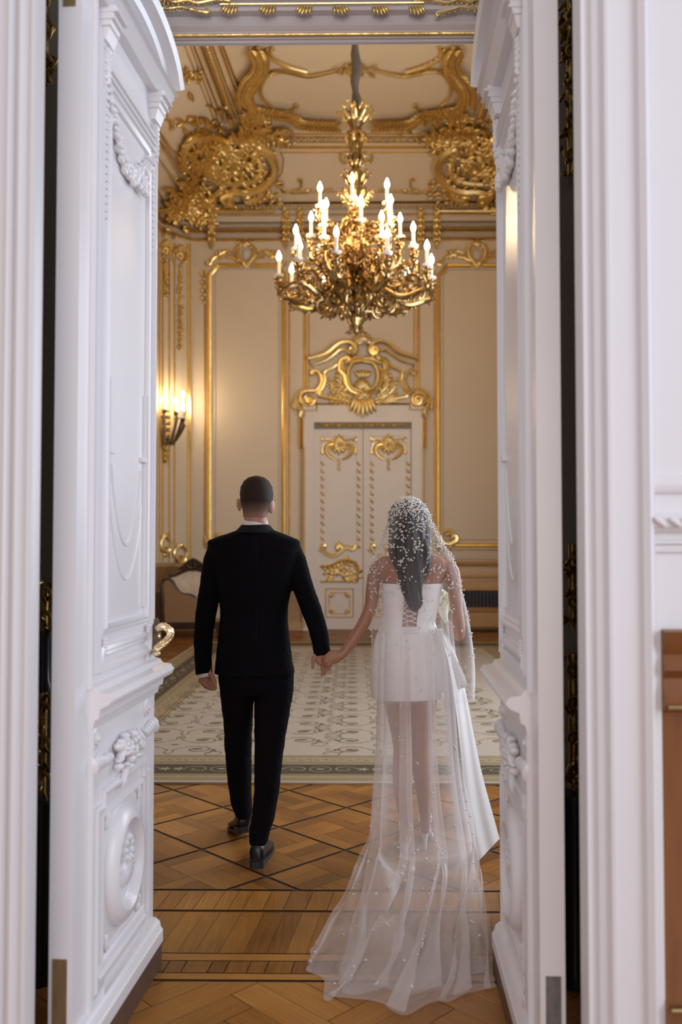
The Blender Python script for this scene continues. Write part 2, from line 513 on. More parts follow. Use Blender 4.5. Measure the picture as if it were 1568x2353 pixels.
def leaves(mb, pl, pts, L, every=3, spread=0.9, off=0.0, both=True, W=0.42, taper=True):
    P = [(p.x, p.y) for p in catmull([(x, y, 0) for x, y in pts], 5)]
    n = len(P)
    for i in range(0, n - 1, max(1, every - 1)):
        x, y = P[i]; x2, y2 = P[i + 1]
        a = math.atan2(y2 - y, x2 - x)
        k = L * (1 - 0.5 * i / n if taper else 1)
        for sgn in ((1, -1) if both else (1,)):
            lobe(mb, pl, x, y, a + sgn * spread, k, k * W, off=off)
def fan(mb, pl, x, y, ang, L, n=7, spread=1.2, W=0.28, off=0.0):
    for i in range(n):
        a = ang + spread * (i / (n - 1) - 0.5) * 2
        lobe(mb, pl, x, y, a, L * (1 - 0.25 * abs(i / (n - 1) - 0.5) * 2), L * W, off=off)
def frame(mb, pl, pts, wpx, h, closed=True, prof=None, off=0.0):
    P = []
    for x, y in pts:
        q, n = pl.hit(x, y); P.append(q + n * off)
    s_ = P[0].y / F
    w_ = wpx * s_
    pr = prof or [(-0.5, 0), (-0.5, 0.55), (-0.32, 0.8), (-0.16, 0.45), (0.02, 0.6), (0.2, 1.0), (0.4, 0.8), (0.5, 0.35), (0.5, 0)]
    mb.sweep(P, n, [(u * w_, hh * h) for u, hh in pr], closed)
def beads(mb, pl, x0, y0, x1, y1, n, r, off=0.0):
    for i in range(n):
        t = (i + 0.5) / n
        h, nn = pl.hit(x0 + (x1 - x0) * t, y0 + (y1 - y0) * t)
        mb.ball(h + nn * off, r * h.y / F, 6, 4)
def mirx(pts, c): return [(2 * c - x, y) for x, y in pts]
# ================================================================ SETTING: the gilded room
def room_shell():
    bm = bmesh.new()
    bmesh.ops.create_cube(bm, size=1)
    for v in bm.verts:
        v.co = V((v.co.x * 12, 10.2 + v.co.y * 13.0, 4.5 + v.co.z * 9))
    for k, pl in WALLS.items():
        r = bmesh.ops.bisect_plane(bm, geom=bm.verts[:] + bm.edges[:] + bm.faces[:], plane_co=pl.p, plane_no=pl.n, clear_inner=True)
        ed = [e for e in r['geom_cut'] if isinstance(e, bmesh.types.BMEdge)]
        if ed: bmesh.ops.contextual_create(bm, geom=ed)
    groups = {}
    for f in bm.faces:
        c = f.calc_center_median()
        key = None
        for k, pl in WALLS.items():
            if abs(abs(f.normal.dot(pl.n)) - 1) < 1e-3 and abs((c - pl.p).dot(pl.n)) < 1e-3: key = k
        if key is None: continue
        groups.setdefault(key, []).append([v.co.copy() for v in f.verts])
    names = {'far': 'wall_far', 'chamfer': 'wall_left_corner', 'left': 'wall_left', 'right': 'wall_right', 'ceiling': 'ceiling'}
    cov = MB()
    for k, polys in groups.items():
        mb = cov if 'cove' in k else MB()
        for p in polys:
            mb.prism(p, -WALLS[k].n * 0.12)
        if 'cove' not in k:
            struct(mb.build(names[k], 'cream_ceiling' if k == 'ceiling' else 'cream', smooth=False))
    struct(cov.build('trim_1', 'cream_ceiling', smooth=False), 'cream coved slope between wall and ceiling')
    bm.free()
room_shell()

# wall between hall and room, with the opening the leaves stand in
OL, OR_, OT = -0.98, 0.70, None
OT = at(784, 103, 3.35).z
mb = MB()
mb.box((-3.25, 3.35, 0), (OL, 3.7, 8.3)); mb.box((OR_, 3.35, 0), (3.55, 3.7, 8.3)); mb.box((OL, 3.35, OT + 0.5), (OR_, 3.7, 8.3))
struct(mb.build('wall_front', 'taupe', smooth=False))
# lintel of the doorway
mb = MB()
zt = lambda py: at(784, py, 3.35).z
mb.sweep([(OL, 3.35, 0), (OR_, 3.35, 0)], (0, -1, 0), [(-z, h) for z, h in [(at(784, 103, 3.37).z, -0.02), (zt(97), 0.0), (zt(92), 0.0), (zt(92), 0.012), (zt(76), 0.014), (zt(68), 0.03), (zt(58), 0.022), (zt(56), 0.0), (zt(36), 0.0), (zt(34), 0.03), (zt(28), 0.035), (zt(8), 0.01), (zt(2), 0.04), (OT + 0.52, 0.05), (OT + 0.52, -0.02)]])
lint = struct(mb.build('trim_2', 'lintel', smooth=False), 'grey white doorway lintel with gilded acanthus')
mb = MB()
lp = Plane((0, 3.335, 0), (0, -1, 0))
mb.tube([(OL, 3.33, zt(86)), (OR_, 3.33, zt(86))], 0.0065, 8)
mb.build('gilt_rod', 'gold_deep', lint)
mb = MB()
for i, x in enumerate((535, 622, 705, 778, 868, 952)):
    for j in range(5):
        lobe(mb, lp, x - 12 + j * 6, 20, math.radians((115 if x < 740 else 65) - 6 * (j - 2)), 28 - abs(j - 2) * 3, 8, 5, off=0.025)
mb.tube([(at(505, 22, 3.3).x, 3.31, zt(22)), (at(975, 22, 3.3).x, 3.31, zt(22))], 0.004, 6)
for c in (0, 1):
    f = (lambda p: p) if c == 0 else (lambda p: mirx(p, 742))
    for pts, a, b_ in ([(350, 6), (380, 28), (420, 26), (455, 34), (478, 38)], 0, -5), ([(378, 2), (400, 14), (430, 10), (460, 16), (500, 8), (530, 12)], 4, 4), ([(345, 20), (362, 8), (378, 22), (372, 35)], 0, 4):
        q = curl(f(pts), a, b_)
        stroke(mb, lp, q, [2.2, 4.5, 2.2], off=0.025, sm=False)
        leaves(mb, lp, f(pts), 13, every=3, spread=0.7, off=0.02)
mb.build('acanthus_relief', 'gold', lint, label='gilded acanthus leaves and scrolls')

# ---------------------------------------------------------------- floor: parquet laid plank by plank
class Planks:
    def __init__(s): s.v, s.f, s.tone, s.uv = [], [], [], []
    def add(s, poly, d, clip=None, tone=None, gap=0.0012):
        """poly 2D, d = grain direction (unit)"""
        if clip: poly = clip2(poly, clip)
        if len(poly) < 3: return
        cx = sum(p[0] for p in poly) / len(poly); cy = sum(p[1] for p in poly) / len(poly)
        q = []
        for x, y in poly:
            L = math.hypot(x - cx, y - cy) or 1
            k = max(0, 1 - gap * 1.5 / L)
            q.append((cx + (x - cx) * k, cy + (y - cy) * k))
        b = len(s.v)
        s.v.extend([(x, y, 0.0) for x, y in q]); s.f.append(tuple(range(b, b + len(q))))
        s.tone.append(random.uniform(-0.12, 0.12) if tone is None else tone)
        ou, ov = random.random() * 9, random.random() * 9
        for x, y in q: s.uv.append((x * d[0] + y * d[1] + ou, -x * d[1] + y * d[0] + ov))
def clip2(poly, rect):
    x0, y0, x1, y1 = rect
    for ax, lim, sg in ((0, x0, 1), (0, x1, -1), (1, y0, 1), (1, y1, -1)):
        out = []
        for i in range(len(poly)):
            a, b = poly[i - 1], poly[i]
            ia, ib = (a[ax] - lim) * sg >= 0, (b[ax] - lim) * sg >= 0
            if ia != ib:
                t = (lim - a[ax]) / (b[ax] - a[ax])
                out.append((a[0] + (b[0] - a[0]) * t, a[1] + (b[1] - a[1]) * t))
            if ib: out.append(b)
        poly = out
        if len(poly) < 3: return []
    return poly
pk = Planks()
S2 = math.sqrt(0.5)
# diamond field of 45 degree squares with dark strips
ex, ey = (S2, S2), (-S2, S2)
side = 0.35 * math.sqrt(2)
R1 = (-3.3, 3.935, 3.6, 15.5)
for i in range(-14, 14):
    for j in range(-2, 34):
        if (i + j) % 2: continue
        ox, oy = -0.39 + 0.35 * i, 4.085 + 0.35 * j
        if oy < 3.0 or oy > 15.6 or abs(ox) > 4: continue
        m_ = 0.008; L = side - 2 * m_
        h = L / 2
        for a in (0, 1):
            for b in (0, 1):
                for k in range(3):
                    if (a + b + (i // 2) % 2) % 2:
                        u0, u1, v0, v1, d = a * h, a * h + h, b * h + k * h / 3, b * h + (k + 1) * h / 3, ex
                    else:
                        u0, u1, v0, v1, d = a * h + k * h / 3, a * h + (k + 1) * h / 3, b * h, b * h + h, ey
                    pts = [(ox + ex[0] * (u + m_) + ey[0] * (v + m_), oy + ex[1] * (u + m_) + ey[1] * (v + m_)) for u, v in ((u0, v0), (u1, v0), (u1, v1), (u0, v1))]
                    pk.add(pts, d, R1, gap=0.0011)
def band(y0, y1, wd, slope=0.06, tone=None, jit=0.0):
    x = -1.6
    while x < 1.5:
        w_ = wd * random.uniform(1 - jit, 1 + jit)
        pk.add([(x, y0), (x + w_, y0), (x + w_ + slope * (y1 - y0), y1), (x + slope * (y1 - y0), y1)], (0, 1), (-1.2, y0, 1.1, y1), None if tone is None else tone + random.uniform(-0.11, 0.11), gap=0.0022)
        x += w_
band(3.715, 3.92, 0.075, 0.12, 0.12, 0.25)  # band tone lifted for wood that is brighter lit towards the hall
band(3.33, 3.70, 0.078, 0.12, 0.03, 0.2)
pk.add([(-1.2, 3.275), (1.1, 3.275), (1.1, 3.327), (-1.2, 3.327)], (1, 0), tone=0.22, gap=0.0)
band(3.18, 3.272, 0.075, 0.1, -0.02, 0.3)
pk.add([(-1.2, 3.135), (1.1, 3.135), (1.1, 3.177), (-1.2, 3.177)], (1, 0), tone=0.22, gap=0.0)
# herringbone of the hall: lighter wood, with window sheen painted into its tone
hw, hl = 0.115, 0.46
for i in range(-40, 40):
    for j in range(-14, 14):
        bx, by = i * hw + j * 0, 0
        # herringbone lattice in rotated frame
        for kind in (0, 1):
            u = i * hw + j * hl * 1.0 * 0 + (j * 2 * hl) / 1 * 0
            u0 = i * hw; v0 = i * hw + j * 2 * hl
            if kind == 0: a, b, d = (u0, u0 + hl), (v0, v0 + hw), ex
            else: a, b, d = (u0, u0 + hw), (v0 + hw, v0 + hw + hl), ey
            pts = [(ex[0] * p + ey[0] * q, ex[1] * p + ey[1] * q + 1.0) for p, q in ((a[0], b[0]), (a[1], b[0]), (a[1], b[1]), (a[0], b[1]))]
            pk.add(pts, d, (-3.0, -2.0, 3.0, 3.12), tone=0.12 + random.uniform(-0.10, 0.10), gap=0.0016)
me = bpy.data.meshes.new('floor')
base = [(-3.4, -2.2, -0.003), (3.7, -2.2, -0.003), (3.7, 15.6, -0.003), (-3.4, 15.6, -0.003), (-3.4, -2.2, -0.1), (3.7, -2.2, -0.1), (3.7, 15.6, -0.1), (-3.4, 15.6, -0.1)]
nb = len(pk.v)
me.from_pydata(pk.v + base, [], pk.f + [tuple(nb + i for i in q) for q in ((0, 1, 2, 3), (7, 6, 5, 4), (0, 4, 5, 1), (1, 5, 6, 2), (2, 6, 7, 3), (3, 7, 4, 0))])
me.materials.append(M['plank']); me.materials.append(M['joint'])
me.polygons.foreach_set('material_index', [0] * len(pk.f) + [1] * 6)
ta = me.attributes.new('tone', 'FLOAT', 'FACE')
ta.data.foreach_set('value', pk.tone + [0] * 6)
uvl = me.uv_layers.new(name='UVMap')
flat = []
for u in pk.uv: flat += [u[0], u[1]]
flat += [0, 0] * 24
uvl.data.foreach_set('uv', flat)
fl = bpy.data.objects.new('floor', me); col.objects.link(fl); struct(fl)

# ---------------------------------------------------------------- hall side: casing walls either side of the leaves
def hall_side(sgn, xin, xout, y0=2.25, y1=2.3):
    """casing wall: front face mouldings as a sweep upward"""
    mb = MB()
    prof = []
    W_ = abs(xout - xin)
    # (lateral from inner edge 0..1 of the casing width, projection)
    shape = [(0, -(y1 - y0)), (0, 0.0), (0.03, 0.012), (0.09, 0.012), (0.12, 0.004), (0.16, 0.004), (0.2, 0.016), (0.27, 0.02), (0.30, 0.008), (0.36, 0.005), (0.40, 0.022), (0.45, 0.024), (0.48, 0.012), (0.92, 0.012), (0.96, 0.026), (1.06, 0.034), (1.12, 0.03), (1.18, 0.012), (1.22, 0.0), (1.22, -0.08)]
    ww = 0.15
    pr = [(u * ww * sgn, h) for u, h in shape]
    pr = [(xin + u, y0 - h) for u, h in pr]
    rows = [[(x, y, z) for x, y in pr] for z in (0, 5.5)]
    mb.grid(rows)
    return mb
mb = hall_side(-1, at(76, 1200, 2.25).x, -2.6)
xl = at(76, 1200, 2.25).x
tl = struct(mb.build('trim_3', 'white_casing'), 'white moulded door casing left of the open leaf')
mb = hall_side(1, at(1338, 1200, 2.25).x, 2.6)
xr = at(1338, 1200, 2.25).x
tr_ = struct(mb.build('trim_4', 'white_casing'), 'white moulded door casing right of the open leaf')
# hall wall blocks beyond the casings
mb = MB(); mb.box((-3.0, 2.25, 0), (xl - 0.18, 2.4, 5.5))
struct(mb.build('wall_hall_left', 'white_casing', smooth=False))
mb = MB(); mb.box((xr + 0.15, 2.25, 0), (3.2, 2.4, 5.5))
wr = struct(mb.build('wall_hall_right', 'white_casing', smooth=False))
# relief bands on the right hall wall and the wooden dado
hp = Plane((0, 2.25, 0), (0, -1, 0))
hz = lambda py: at(1530, py, 2.24).z
mb = MB()
x0 = at(1497, 1200, 2.24).x
for a, b, h in ((1090, 1132, 0.018), (1180, 1222, 0.03), (1240, 1252, 0.012), (1262, 1270, 0.01)):
    mb.sweep([(x0, 2.25, 0), (3.0, 2.25, 0)], (0, -1, 0), [(-hz(b), 0), (-hz(b), h * 0.6), (-(hz(a) * 0.3 + hz(b) * 0.7), h), (-(hz(a) * 0.7 + hz(b) * 0.3), h * 0.9), (-hz(a), h * 0.5), (-hz(a), 0)])
for i in range(12):
    x = x0 + 0.015 + i * 0.036
    mb.ell((x, 2.215, hz(1200)), (0.016, 0, -0.012), (0, 0.008, 0), (0.004, 0, 0.008), 7, 5)
struct(mb.build('trim_5', 'white_casing'), 'white relief mouldings on the hall wall at the right edge')
mb = MB()
x1 = at(1527, 1600, 2.21).x
zt_ = at(1530, 1450, 2.21).z
pz = lambda py: at(1545, py, 2.21).z
mb.sweep([(x1, 2.25, 0), (3.0, 2.25, 0)], (0, -1, 0), [(-pz(2353) + 0.2, 0), (0.0, 0.03), (-pz(2330), 0.035), (-pz(2300), 0.02), (-pz(1640), 0.018), (-pz(1632), 0.04), (-pz(1600), 0.045), (-pz(1560), 0.03), (-pz(1540), 0.05), (-pz(1505), 0.03), (-pz(1480), 0.05), (-pz(1450), 0.055), (-pz(1449), 0)])
dd = struct(mb.build('trim_6', 'wood_red'), 'polished red brown wooden dado at the right edge')
mb = MB()
for py in (1625, 2318):
    mb.tube([(x1 + 0.006, 2.20, pz(py)), (3.0, 2.20, pz(py))], 0.006, 8)
    mb.build('brass_strip', 'brass', dd); mb = MB()
# white skirting stile down from relief wall to floor
mb = MB(); mb.box((x0 - 0.01, 2.228, 0), (x1, 2.26, hz(1440)))
struct(mb.build('trim_7', 'white_casing', smooth=False), 'white narrow stile beside the wooden dado')

# unseen sides and top, added to keep the space behind the leaves dark
for nm, xa, xb in (('wall_shade_left', -1.5, -1.42), ('wall_shade_right', 1.12, 1.2)):
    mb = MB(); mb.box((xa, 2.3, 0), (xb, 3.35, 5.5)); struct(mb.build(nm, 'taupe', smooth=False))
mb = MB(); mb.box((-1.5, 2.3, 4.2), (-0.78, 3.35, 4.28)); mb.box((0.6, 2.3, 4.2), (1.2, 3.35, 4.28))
struct(mb.build('trim_8', 'taupe', smooth=False), 'unseen cover added above the leaf recesses to keep them dark')

# gilded ribbon strip, carved console and pedestals seen in the dark gaps
gp = Plane((0, 3.35, 0), (0, -1, 0))
mb = MB()
for i in range(22):
    y = 190 + 88 * i
    if y > 1330: break
    for j in range(3):
        lobe(mb, gp, 93 - 0.008 * y + j * 3, y + j * 9, math.radians(118), 26, 9, 5, off=0.012)
o = mb.build('gilded_ribbon_trim', 'gold_deep'); tag(o, 'narrow gilded ribbon carving in the dark gap left of the left leaf', 'carved trim')
def carved_column(name, label, segs, X0, mats, seed, Y=3.18):
    rnd = random.Random(seed)
    root = empty(name, (X0, Y, 0), label, 'ornament')
    for part, py0, py1, half, kind in segs:
        mb = MB()
        z0, z1 = at(784, py1, Y).z, at(784, py0, Y).z
        z0 = max(z0, 0)
        if kind == 'leaf':
            n = int((z1 - z0) / 0.03) + 2
            mb.tube([(X0, Y, z0), (X0, Y, z1)], [half * 0.3, half * 0.55, half * 0.35], 10)
            for i in range(n * 3):
                z = z0 + (z1 - z0) * rnd.random()
                a = rnd.uniform(PI, 2 * PI); r = half * rnd.uniform(0.3, 0.9)
                c = V((X0 + math.cos(a) * r, Y + math.sin(a) * r * 0.7, z))
                d = V((math.cos(a) * 0.5, math.sin(a) * 0.5, rnd.uniform(-1, 1))).normalized() * rnd.uniform(0.012, 0.035)
                mb.ell(c, d, d.cross(V((0, 1, 0.3))).normalized() * 0.009, d.cross(V((1, 0, 0.2))).normalized() * 0.009, 6, 5)
            for i in range(max(2, n // 4)):
                z = z0 + (z1 - z0) * (i + 0.5) / max(2, n // 4)
                sp = [(X0 + 0.7 * half * (1 - k / 14) * math.cos(k * 0.5), Y - half * 0.5, z + 0.7 * half * (1 - k / 14) * math.sin(k * 0.5)) for k in range(14)]
                mb.tube(sp, [0.009, 0.004], 6)
        else:
            mb.lathe([(half, 0), (half, (z1 - z0) * 0.1), (half * 0.8, (z1 - z0) * 0.2), (half * 0.75, (z1 - z0) * 0.8), (half, (z1 - z0) * 0.95), (half, z1 - z0)], (X0, Y, z0), 16)
        mb.build(part, mats[0 if kind == 'leaf' else 1], root)
    return root
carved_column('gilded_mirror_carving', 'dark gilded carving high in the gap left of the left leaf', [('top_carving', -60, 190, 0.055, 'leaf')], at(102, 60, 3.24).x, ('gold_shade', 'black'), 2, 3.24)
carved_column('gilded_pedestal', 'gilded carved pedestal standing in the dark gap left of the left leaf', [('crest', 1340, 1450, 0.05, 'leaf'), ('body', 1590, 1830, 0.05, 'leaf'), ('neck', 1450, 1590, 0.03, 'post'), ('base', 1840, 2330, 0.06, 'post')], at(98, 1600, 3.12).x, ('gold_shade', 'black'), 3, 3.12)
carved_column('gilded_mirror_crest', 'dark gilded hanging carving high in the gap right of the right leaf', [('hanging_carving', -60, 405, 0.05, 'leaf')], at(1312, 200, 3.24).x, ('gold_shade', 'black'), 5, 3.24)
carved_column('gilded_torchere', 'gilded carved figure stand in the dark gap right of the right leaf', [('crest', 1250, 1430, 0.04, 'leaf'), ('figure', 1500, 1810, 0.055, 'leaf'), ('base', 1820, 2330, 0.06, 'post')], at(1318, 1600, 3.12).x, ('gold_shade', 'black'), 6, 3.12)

# ================================================================ the two open door leaves in front
def door_leaf(name, far, near, sgn, label, plate):
    """sgn +1: face looks towards +X (left leaf)"""
    far, near = V((far[0], far[1], 0)), V((near[0], near[1], 0))
    W = (near - far).length
    u = (near - far).normalized()
    N = V((-u.y, u.x, 0)) if sgn > 0 else V((u.y, -u.x, 0))
    if N.x * sgn < 0: N = -N
    k = W / 0.76
    def L(s_, z, d=0.0): return far + u * (s_ * k) + V((0, 0, z)) + N * d
    T = 0.066
    root = empty(name, far + u * (W / 2) - N * (T / 2), label, None)
    root['kind'] = 'structure'
    # slab with arched head and tall meeting stile
    arc = []
    def archz(s_, r=0.0):
        t = (s_ - 0.33) / 0.33
        return 3.135 + 0.15 * math.sqrt(max(0, 1 - t * t * 0.97)) + r
    poly = [L(0, 0.012), L(0, 3.12)]
    for i in range(0, 13): poly.append(L(0.66 * i / 12, archz(0.66 * i / 12) - 0.03))
    poly += [L(0.66, 3.7), L(0.76, 3.7), L(0.76, 0.012)]
    mb = MB(); mb.prism(poly, -N * T)
    mb.build('leaf_panel', 'white', root, smooth=False)
    P_ = lambda pts, d=0.0: [L(a, b, d) for a, b in pts]
    # stile mouldings
    mb = MB()
    ml = [(-0.008, 0), (-0.008, 0.008), (0, 0.013), (0.008, 0.006), (0.012, 0)]
    for s_ in (0.628, 0.612, 0.59):
        mb.sweep(P_([(s_, 1.12), (s_, 3.02)]), N, ml)
    for s_ in (0.058, 0.075):
        mb.sweep(P_([(s_, 1.12), (s_, 2.98)]), N, ml)
    mb.sweep(P_([(0.645, 0.16), (0.645, 0.98)]), N, ml)
    mb.sweep(P_([(0.66, 1.08), (0.66, 3.6)]), N, ml)
    mb.build('stile_moulding', 'white', root)
    # upper panel frame
    mb = MB()
    fr = [(-0.016, 0), (-0.014, 0.012), (-0.004, 0.016), (0.004, 0.006), (0.012, 0.009), (0.018, 0)]
    mb.sweep(P_([(0.12, 1.24), (0.12, 2.5), (0.13, 2.86), (0.54, 2.86), (0.55, 2.5), (0.55, 1.24)]), N, fr, closed=True)
    mb.sweep(P_([(0.15, 1.28), (0.15, 2.0)]), N, ml); mb.sweep(P_([(0.52, 1.28), (0.52, 2.0)]), N, ml)
    mb.sweep(P_([(0.10, 1.13), (0.57, 1.13), (0.57, 1.175), (0.10, 1.175)]), N, fr, closed=True)
    ub = [(0.19 + 0.29 * i / 16, 1.74 - 0.25 * math.sin(PI * i / 16) ** 0.7) for i in range(17)]
    mb.tube(P_(ub), 0.006, 6)
    ub = [(0.18 + 0.31 * i / 16, 1.62 - 0.24 * math.sin(PI * i / 16) ** 0.7) for i in range(17)]
    mb.tube(P_(ub), 0.004, 6)
    for s_ in (0.17, 0.50): mb.hexa([L(s_ - 0.02, 1.77), L(s_ + 0.02, 1.77), L(s_ + 0.02, 1.77, 0.014), L(s_ - 0.02, 1.77, 0.014), L(s_ - 0.02, 1.785), L(s_ + 0.02, 1.785), L(s_ + 0.02, 1.785, 0.014), L(s_ - 0.02, 1.785, 0.014)])
    for s_ in (0.115, 0.555):
        for j in range(5): mb.ell(L(s_, 1.17 + 0.01 * j, 0.01), u * 0.012, V((0, 0, 0.008)), N * 0.01, 6, 5)
    mb.build('upper_panel_frame', 'white', root)
    # pediment
    mb = MB()
    pf = [(-0.05, 0), (-0.05, 0.055), (-0.035, 0.085), (-0.02, 0.07), (-0.01, 0.095), (0.012, 0.085), (0.02, 0.05), (0.035, 0.04), (0.045, 0)]
    ar = [L(0.66 * i / 20, archz(0.66 * i / 20) - 0.02) for i in range(21)]
    if (ar[1] - ar[0]).cross(N).z < 0: pf2 = [(-a, b) for a, b in pf]
    else: pf2 = pf
    # lateral + = upward
    pf2 = [((-a if (ar[1] - ar[0]).cross(N).z > 0 else a), b) for a, b in pf]
    mb.sweep(ar, N, pf2)
    hz_ = [(-0.025, 0), (-0.025, 0.03), (-0.012, 0.045), (0.0, 0.06), (0.008, 0.055), (0.012, 0.075), (0.022, 0.07), (0.022, 0)]
    sg = -1 if (L(0.66, 0) - L(0, 0)).cross(N).z > 0 else 1
    mb.sweep(P_([(0.0, 3.105), (0.665, 3.105)]), N, [(-a * sg, b) for a, b in hz_])
    # brackets
    for s_ in (0.07, 0.58):
        mb.hexa([L(s_ - 0.035, 2.99), L(s_ + 0.035, 2.99), L(s_ + 0.035, 2.99, 0.02), L(s_ - 0.035, 2.99, 0.02), L(s_ - 0.045, 3.085), L(s_ + 0.045, 3.085), L(s_ + 0.045, 3.085, 0.05), L(s_ - 0.045, 3.085, 0.05)])
        for j in range(3): mb.sweep(P_([(s_ - 0.045, 3.03 + 0.02 * j), (s_ + 0.045, 3.03 + 0.02 * j)]), N, [(-0.004, 0), (-0.004, 0.035 + 0.012 * j), (0.004, 0.035 + 0.012 * j), (0.004, 0)])
        for j in range(6): mb.ell(L(s_, 2.97 - 0.018 * j, 0.012), u * (0.022 - 0.003 * j), V((0, 0, 0.014)), N * 0.014, 7, 5)
    mb.build('arched_pediment', 'white', root)
    mb = MB()
    for z in (2.885, 2.91, 2.935):
        mb.sweep(P_([(0.06, z), (0.60, z)]), N, [(-0.009, 0), (-0.006, 0.016), (0.004, 0.016), (0.008, 0)])
    for s_ in (0.05, 0.60):
        for q in range(3): mb.sweep(P_([(s_ + 0.012 * (q - 1), 2.86), (s_ + 0.012 * (q - 1), 2.965)]), N, [(-0.005, 0), (-0.004, 0.012), (0.004, 0.012), (0.005, 0)])
    mb.build('architrave_moulding', 'white', root)
    # garland
    mb = MB()
    rnd = random.Random(3)
    for i in range(36):
        t = i / 35
        s_ = 0.56 - 0.46 * t
        z = 2.86 - 0.17 * math.sin(PI * t ** 0.85) ** 0.9
        r = 0.008 + 0.017 * math.sin(PI * t) ** 1.0
        for j in range(4):
            mb.ell(L(s_ + rnd.uniform(-1, 1) * r, z + rnd.uniform(-1, 1) * r, 0.006 + rnd.random() * 0.014), u * (0.6 * r + 0.004), V((0.0, 0, 0.4 * r + 0.004)) + u * 0.004, N * 0.011, 6, 5)
    for j in range(7):
        a = j * 0.9
        mb.ell(L(0.24 + 0.018 * math.cos(a), 2.69 + 0.018 * math.sin(a), 0.026), u * 0.016, V((0, 0, 0.016)), N * 0.014, 7, 5)
    for s_, z0, z1 in ((0.575, 2.88, 2.45), (0.095, 2.86, 2.5)):
        n = int((z0 - z1) / 0.022)
        for i in range(n):
            t = i / n; r = 0.014 * (1 - 0.5 * t)
            for q in (-1, 1): mb.ell(L(s_ + q * r * 0.5, z0 - (z0 - z1) * t, 0.007), u * r * 0.8, V((0, 0, 0.012)) + u * q * 0.006, N * 0.009, 6, 5)
    mb.build('flower_garland', 'white', root, label='white carved garland with a flower head')
    # ledge
    mb = MB()
    lg = [(-0.075, 0), (-0.07, 0.012), (-0.045, 0.018), (-0.04, 0.03), (-0.012, 0.034), (0.0, 0.06), (0.014, 0.072), (0.032, 0.06), (0.036, 0.03), (0.05, 0.02), (0.055, 0)]
    mb.sweep(P_([(0.0, 1.035), (0.655, 1.035)]), N, [(-a * sg, b) for a, b in lg])
    for i in range(34):
        s_ = 0.006 + 0.019 * i
        mb.ell(L(s_ + 0.006, 1.046, 0.052), u * 0.007 + V((0, 0, 0.018)), u * 0.007, N * 0.02, 6, 5)
    mb.build('ledge', 'white', root, label='white projecting ledge with a twisted edge')
    # lower zone: roundels, ribbon with flowers, frame, medallion
    for s_ in (0.10, 0.60):
        mb = MB()
        for r, h in ((0.032, 0.006), (0.022, 0.012), (0.010, 0.018)):
            rows = []
            for rr, hh in ((r, 0), (r, h * 0.6), (r * 0.85, h), (0.001, h)):
                rows.append([L(s_ + rr / k * math.cos(2 * PI * j / 20), 0.93 + rr * math.sin(2 * PI * j / 20), hh) for j in range(20)])
            mb.grid(rows, True)
        mb.build('roundel', 'white', root)
    mb = MB()
    for i in range(9):
        for s0, q in ((0.03, 1), (0.64, -1)):
            s_ = s0 + q * 0.022 * i
            if i < 7: mb.ell(L(s_, 0.855 + 0.004 * math.sin(i), 0.01), u * 0.008 + V((0, 0, 0.03 - 0.002 * i)), u * 0.011, N * 0.017, 7, 5)
    for i in range(46):
        a = rnd.uniform(0, 2 * PI); r = rnd.random() ** 0.5
        s_ = 0.34 + 0.13 * r * math.cos(a); z = 0.84 + 0.052 * r * math.sin(a)
        mb.ell(L(s_, z, 0.018 + 0.012 * (1 - r)), u * rnd.uniform(0.012, 0.022), V((0, 0, rnd.uniform(0.010, 0.018))) + u * rnd.uniform(-0.01, 0.01), N * 0.016, 7, 5)
    for i in range(5): mb.ell(L(0.36 + 0.006 * i, 0.79 - 0.01 * i, 0.015), u * 0.014, V((0, 0, 0.02)), N * 0.012, 6, 5)
    mb.build('ribbon_and_flowers', 'white', root, label='white carved ribbon with a cluster of flowers')
    mb = MB()
    mb.sweep(P_([(0.09, 0.20), (0.09, 0.72), (0.13, 0.72), (0.13, 0.76), (0.55, 0.76), (0.55, 0.72), (0.61, 0.72), (0.61, 0.20), (0.55, 0.20), (0.55, 0.165), (0.13, 0.165), (0.13, 0.20)]), N, fr, closed=True)
    mb.sweep(P_([(0.145, 0.27), (0.145, 0.69), (0.55, 0.69), (0.55, 0.27)]), N, ml, closed=True)
    mb.sweep(P_([(0.12, 0.235), (0.58, 0.235)]), N, fr)
    for cs, cz in ((0.2, 0.65), (0.5, 0.65), (0.2, 0.32), (0.5, 0.32)):
        for j in range(6):
            a = math.atan2(cz - 0.49, cs - 0.34) + (j - 2.5) * 0.3
            mb.ell(L(cs + 0.012 * math.cos(a), cz + 0.03 * math.sin(a), 0.006), u * 0.010, V((0, 0, 0.014)), N * 0.008, 6, 5)
    mb.build('lower_panel_frame', 'white', root)
    mb = MB()
    def ring_(r, h): return [L(0.345 + r * math.cos(2 * PI * j / 40) / k, 0.485 + r * 1.12 * math.sin(2 * PI * j / 40), h) for j in range(40)]
    mb.grid([ring_(r, h) for r, h in ((0.165, 0), (0.16, 0.016), (0.145, 0.03), (0.125, 0.034), (0.112, 0.022), (0.105, 0.008), (0.1, 0.004), (0.005, 0.004))], True)
    for j in range(11):
        a = PI + 0.35 + j * 0.245
        a = -0.3 - j * 0.255
        d = u * math.cos(a) + V((0, 0, math.sin(a)))
        mb.ell(L(0.345, 0.50, 0.01) + d * 0.048, d * 0.042, d.cross(N) * 0.010, N * 0.016, 7, 5)
    for j in range(9):
        mb.ell(L(0.345 + 0.03 * math.cos(j * 0.7), 0.53 + 0.035 * math.sin(j * 0.7), 0.014), u * 0.013, V((0, 0, 0.016)), N * 0.016, 7, 5)
    mb.build('medallion', 'white', root, label='white oval medallion with a carved shell')
    # base
    mb = MB()
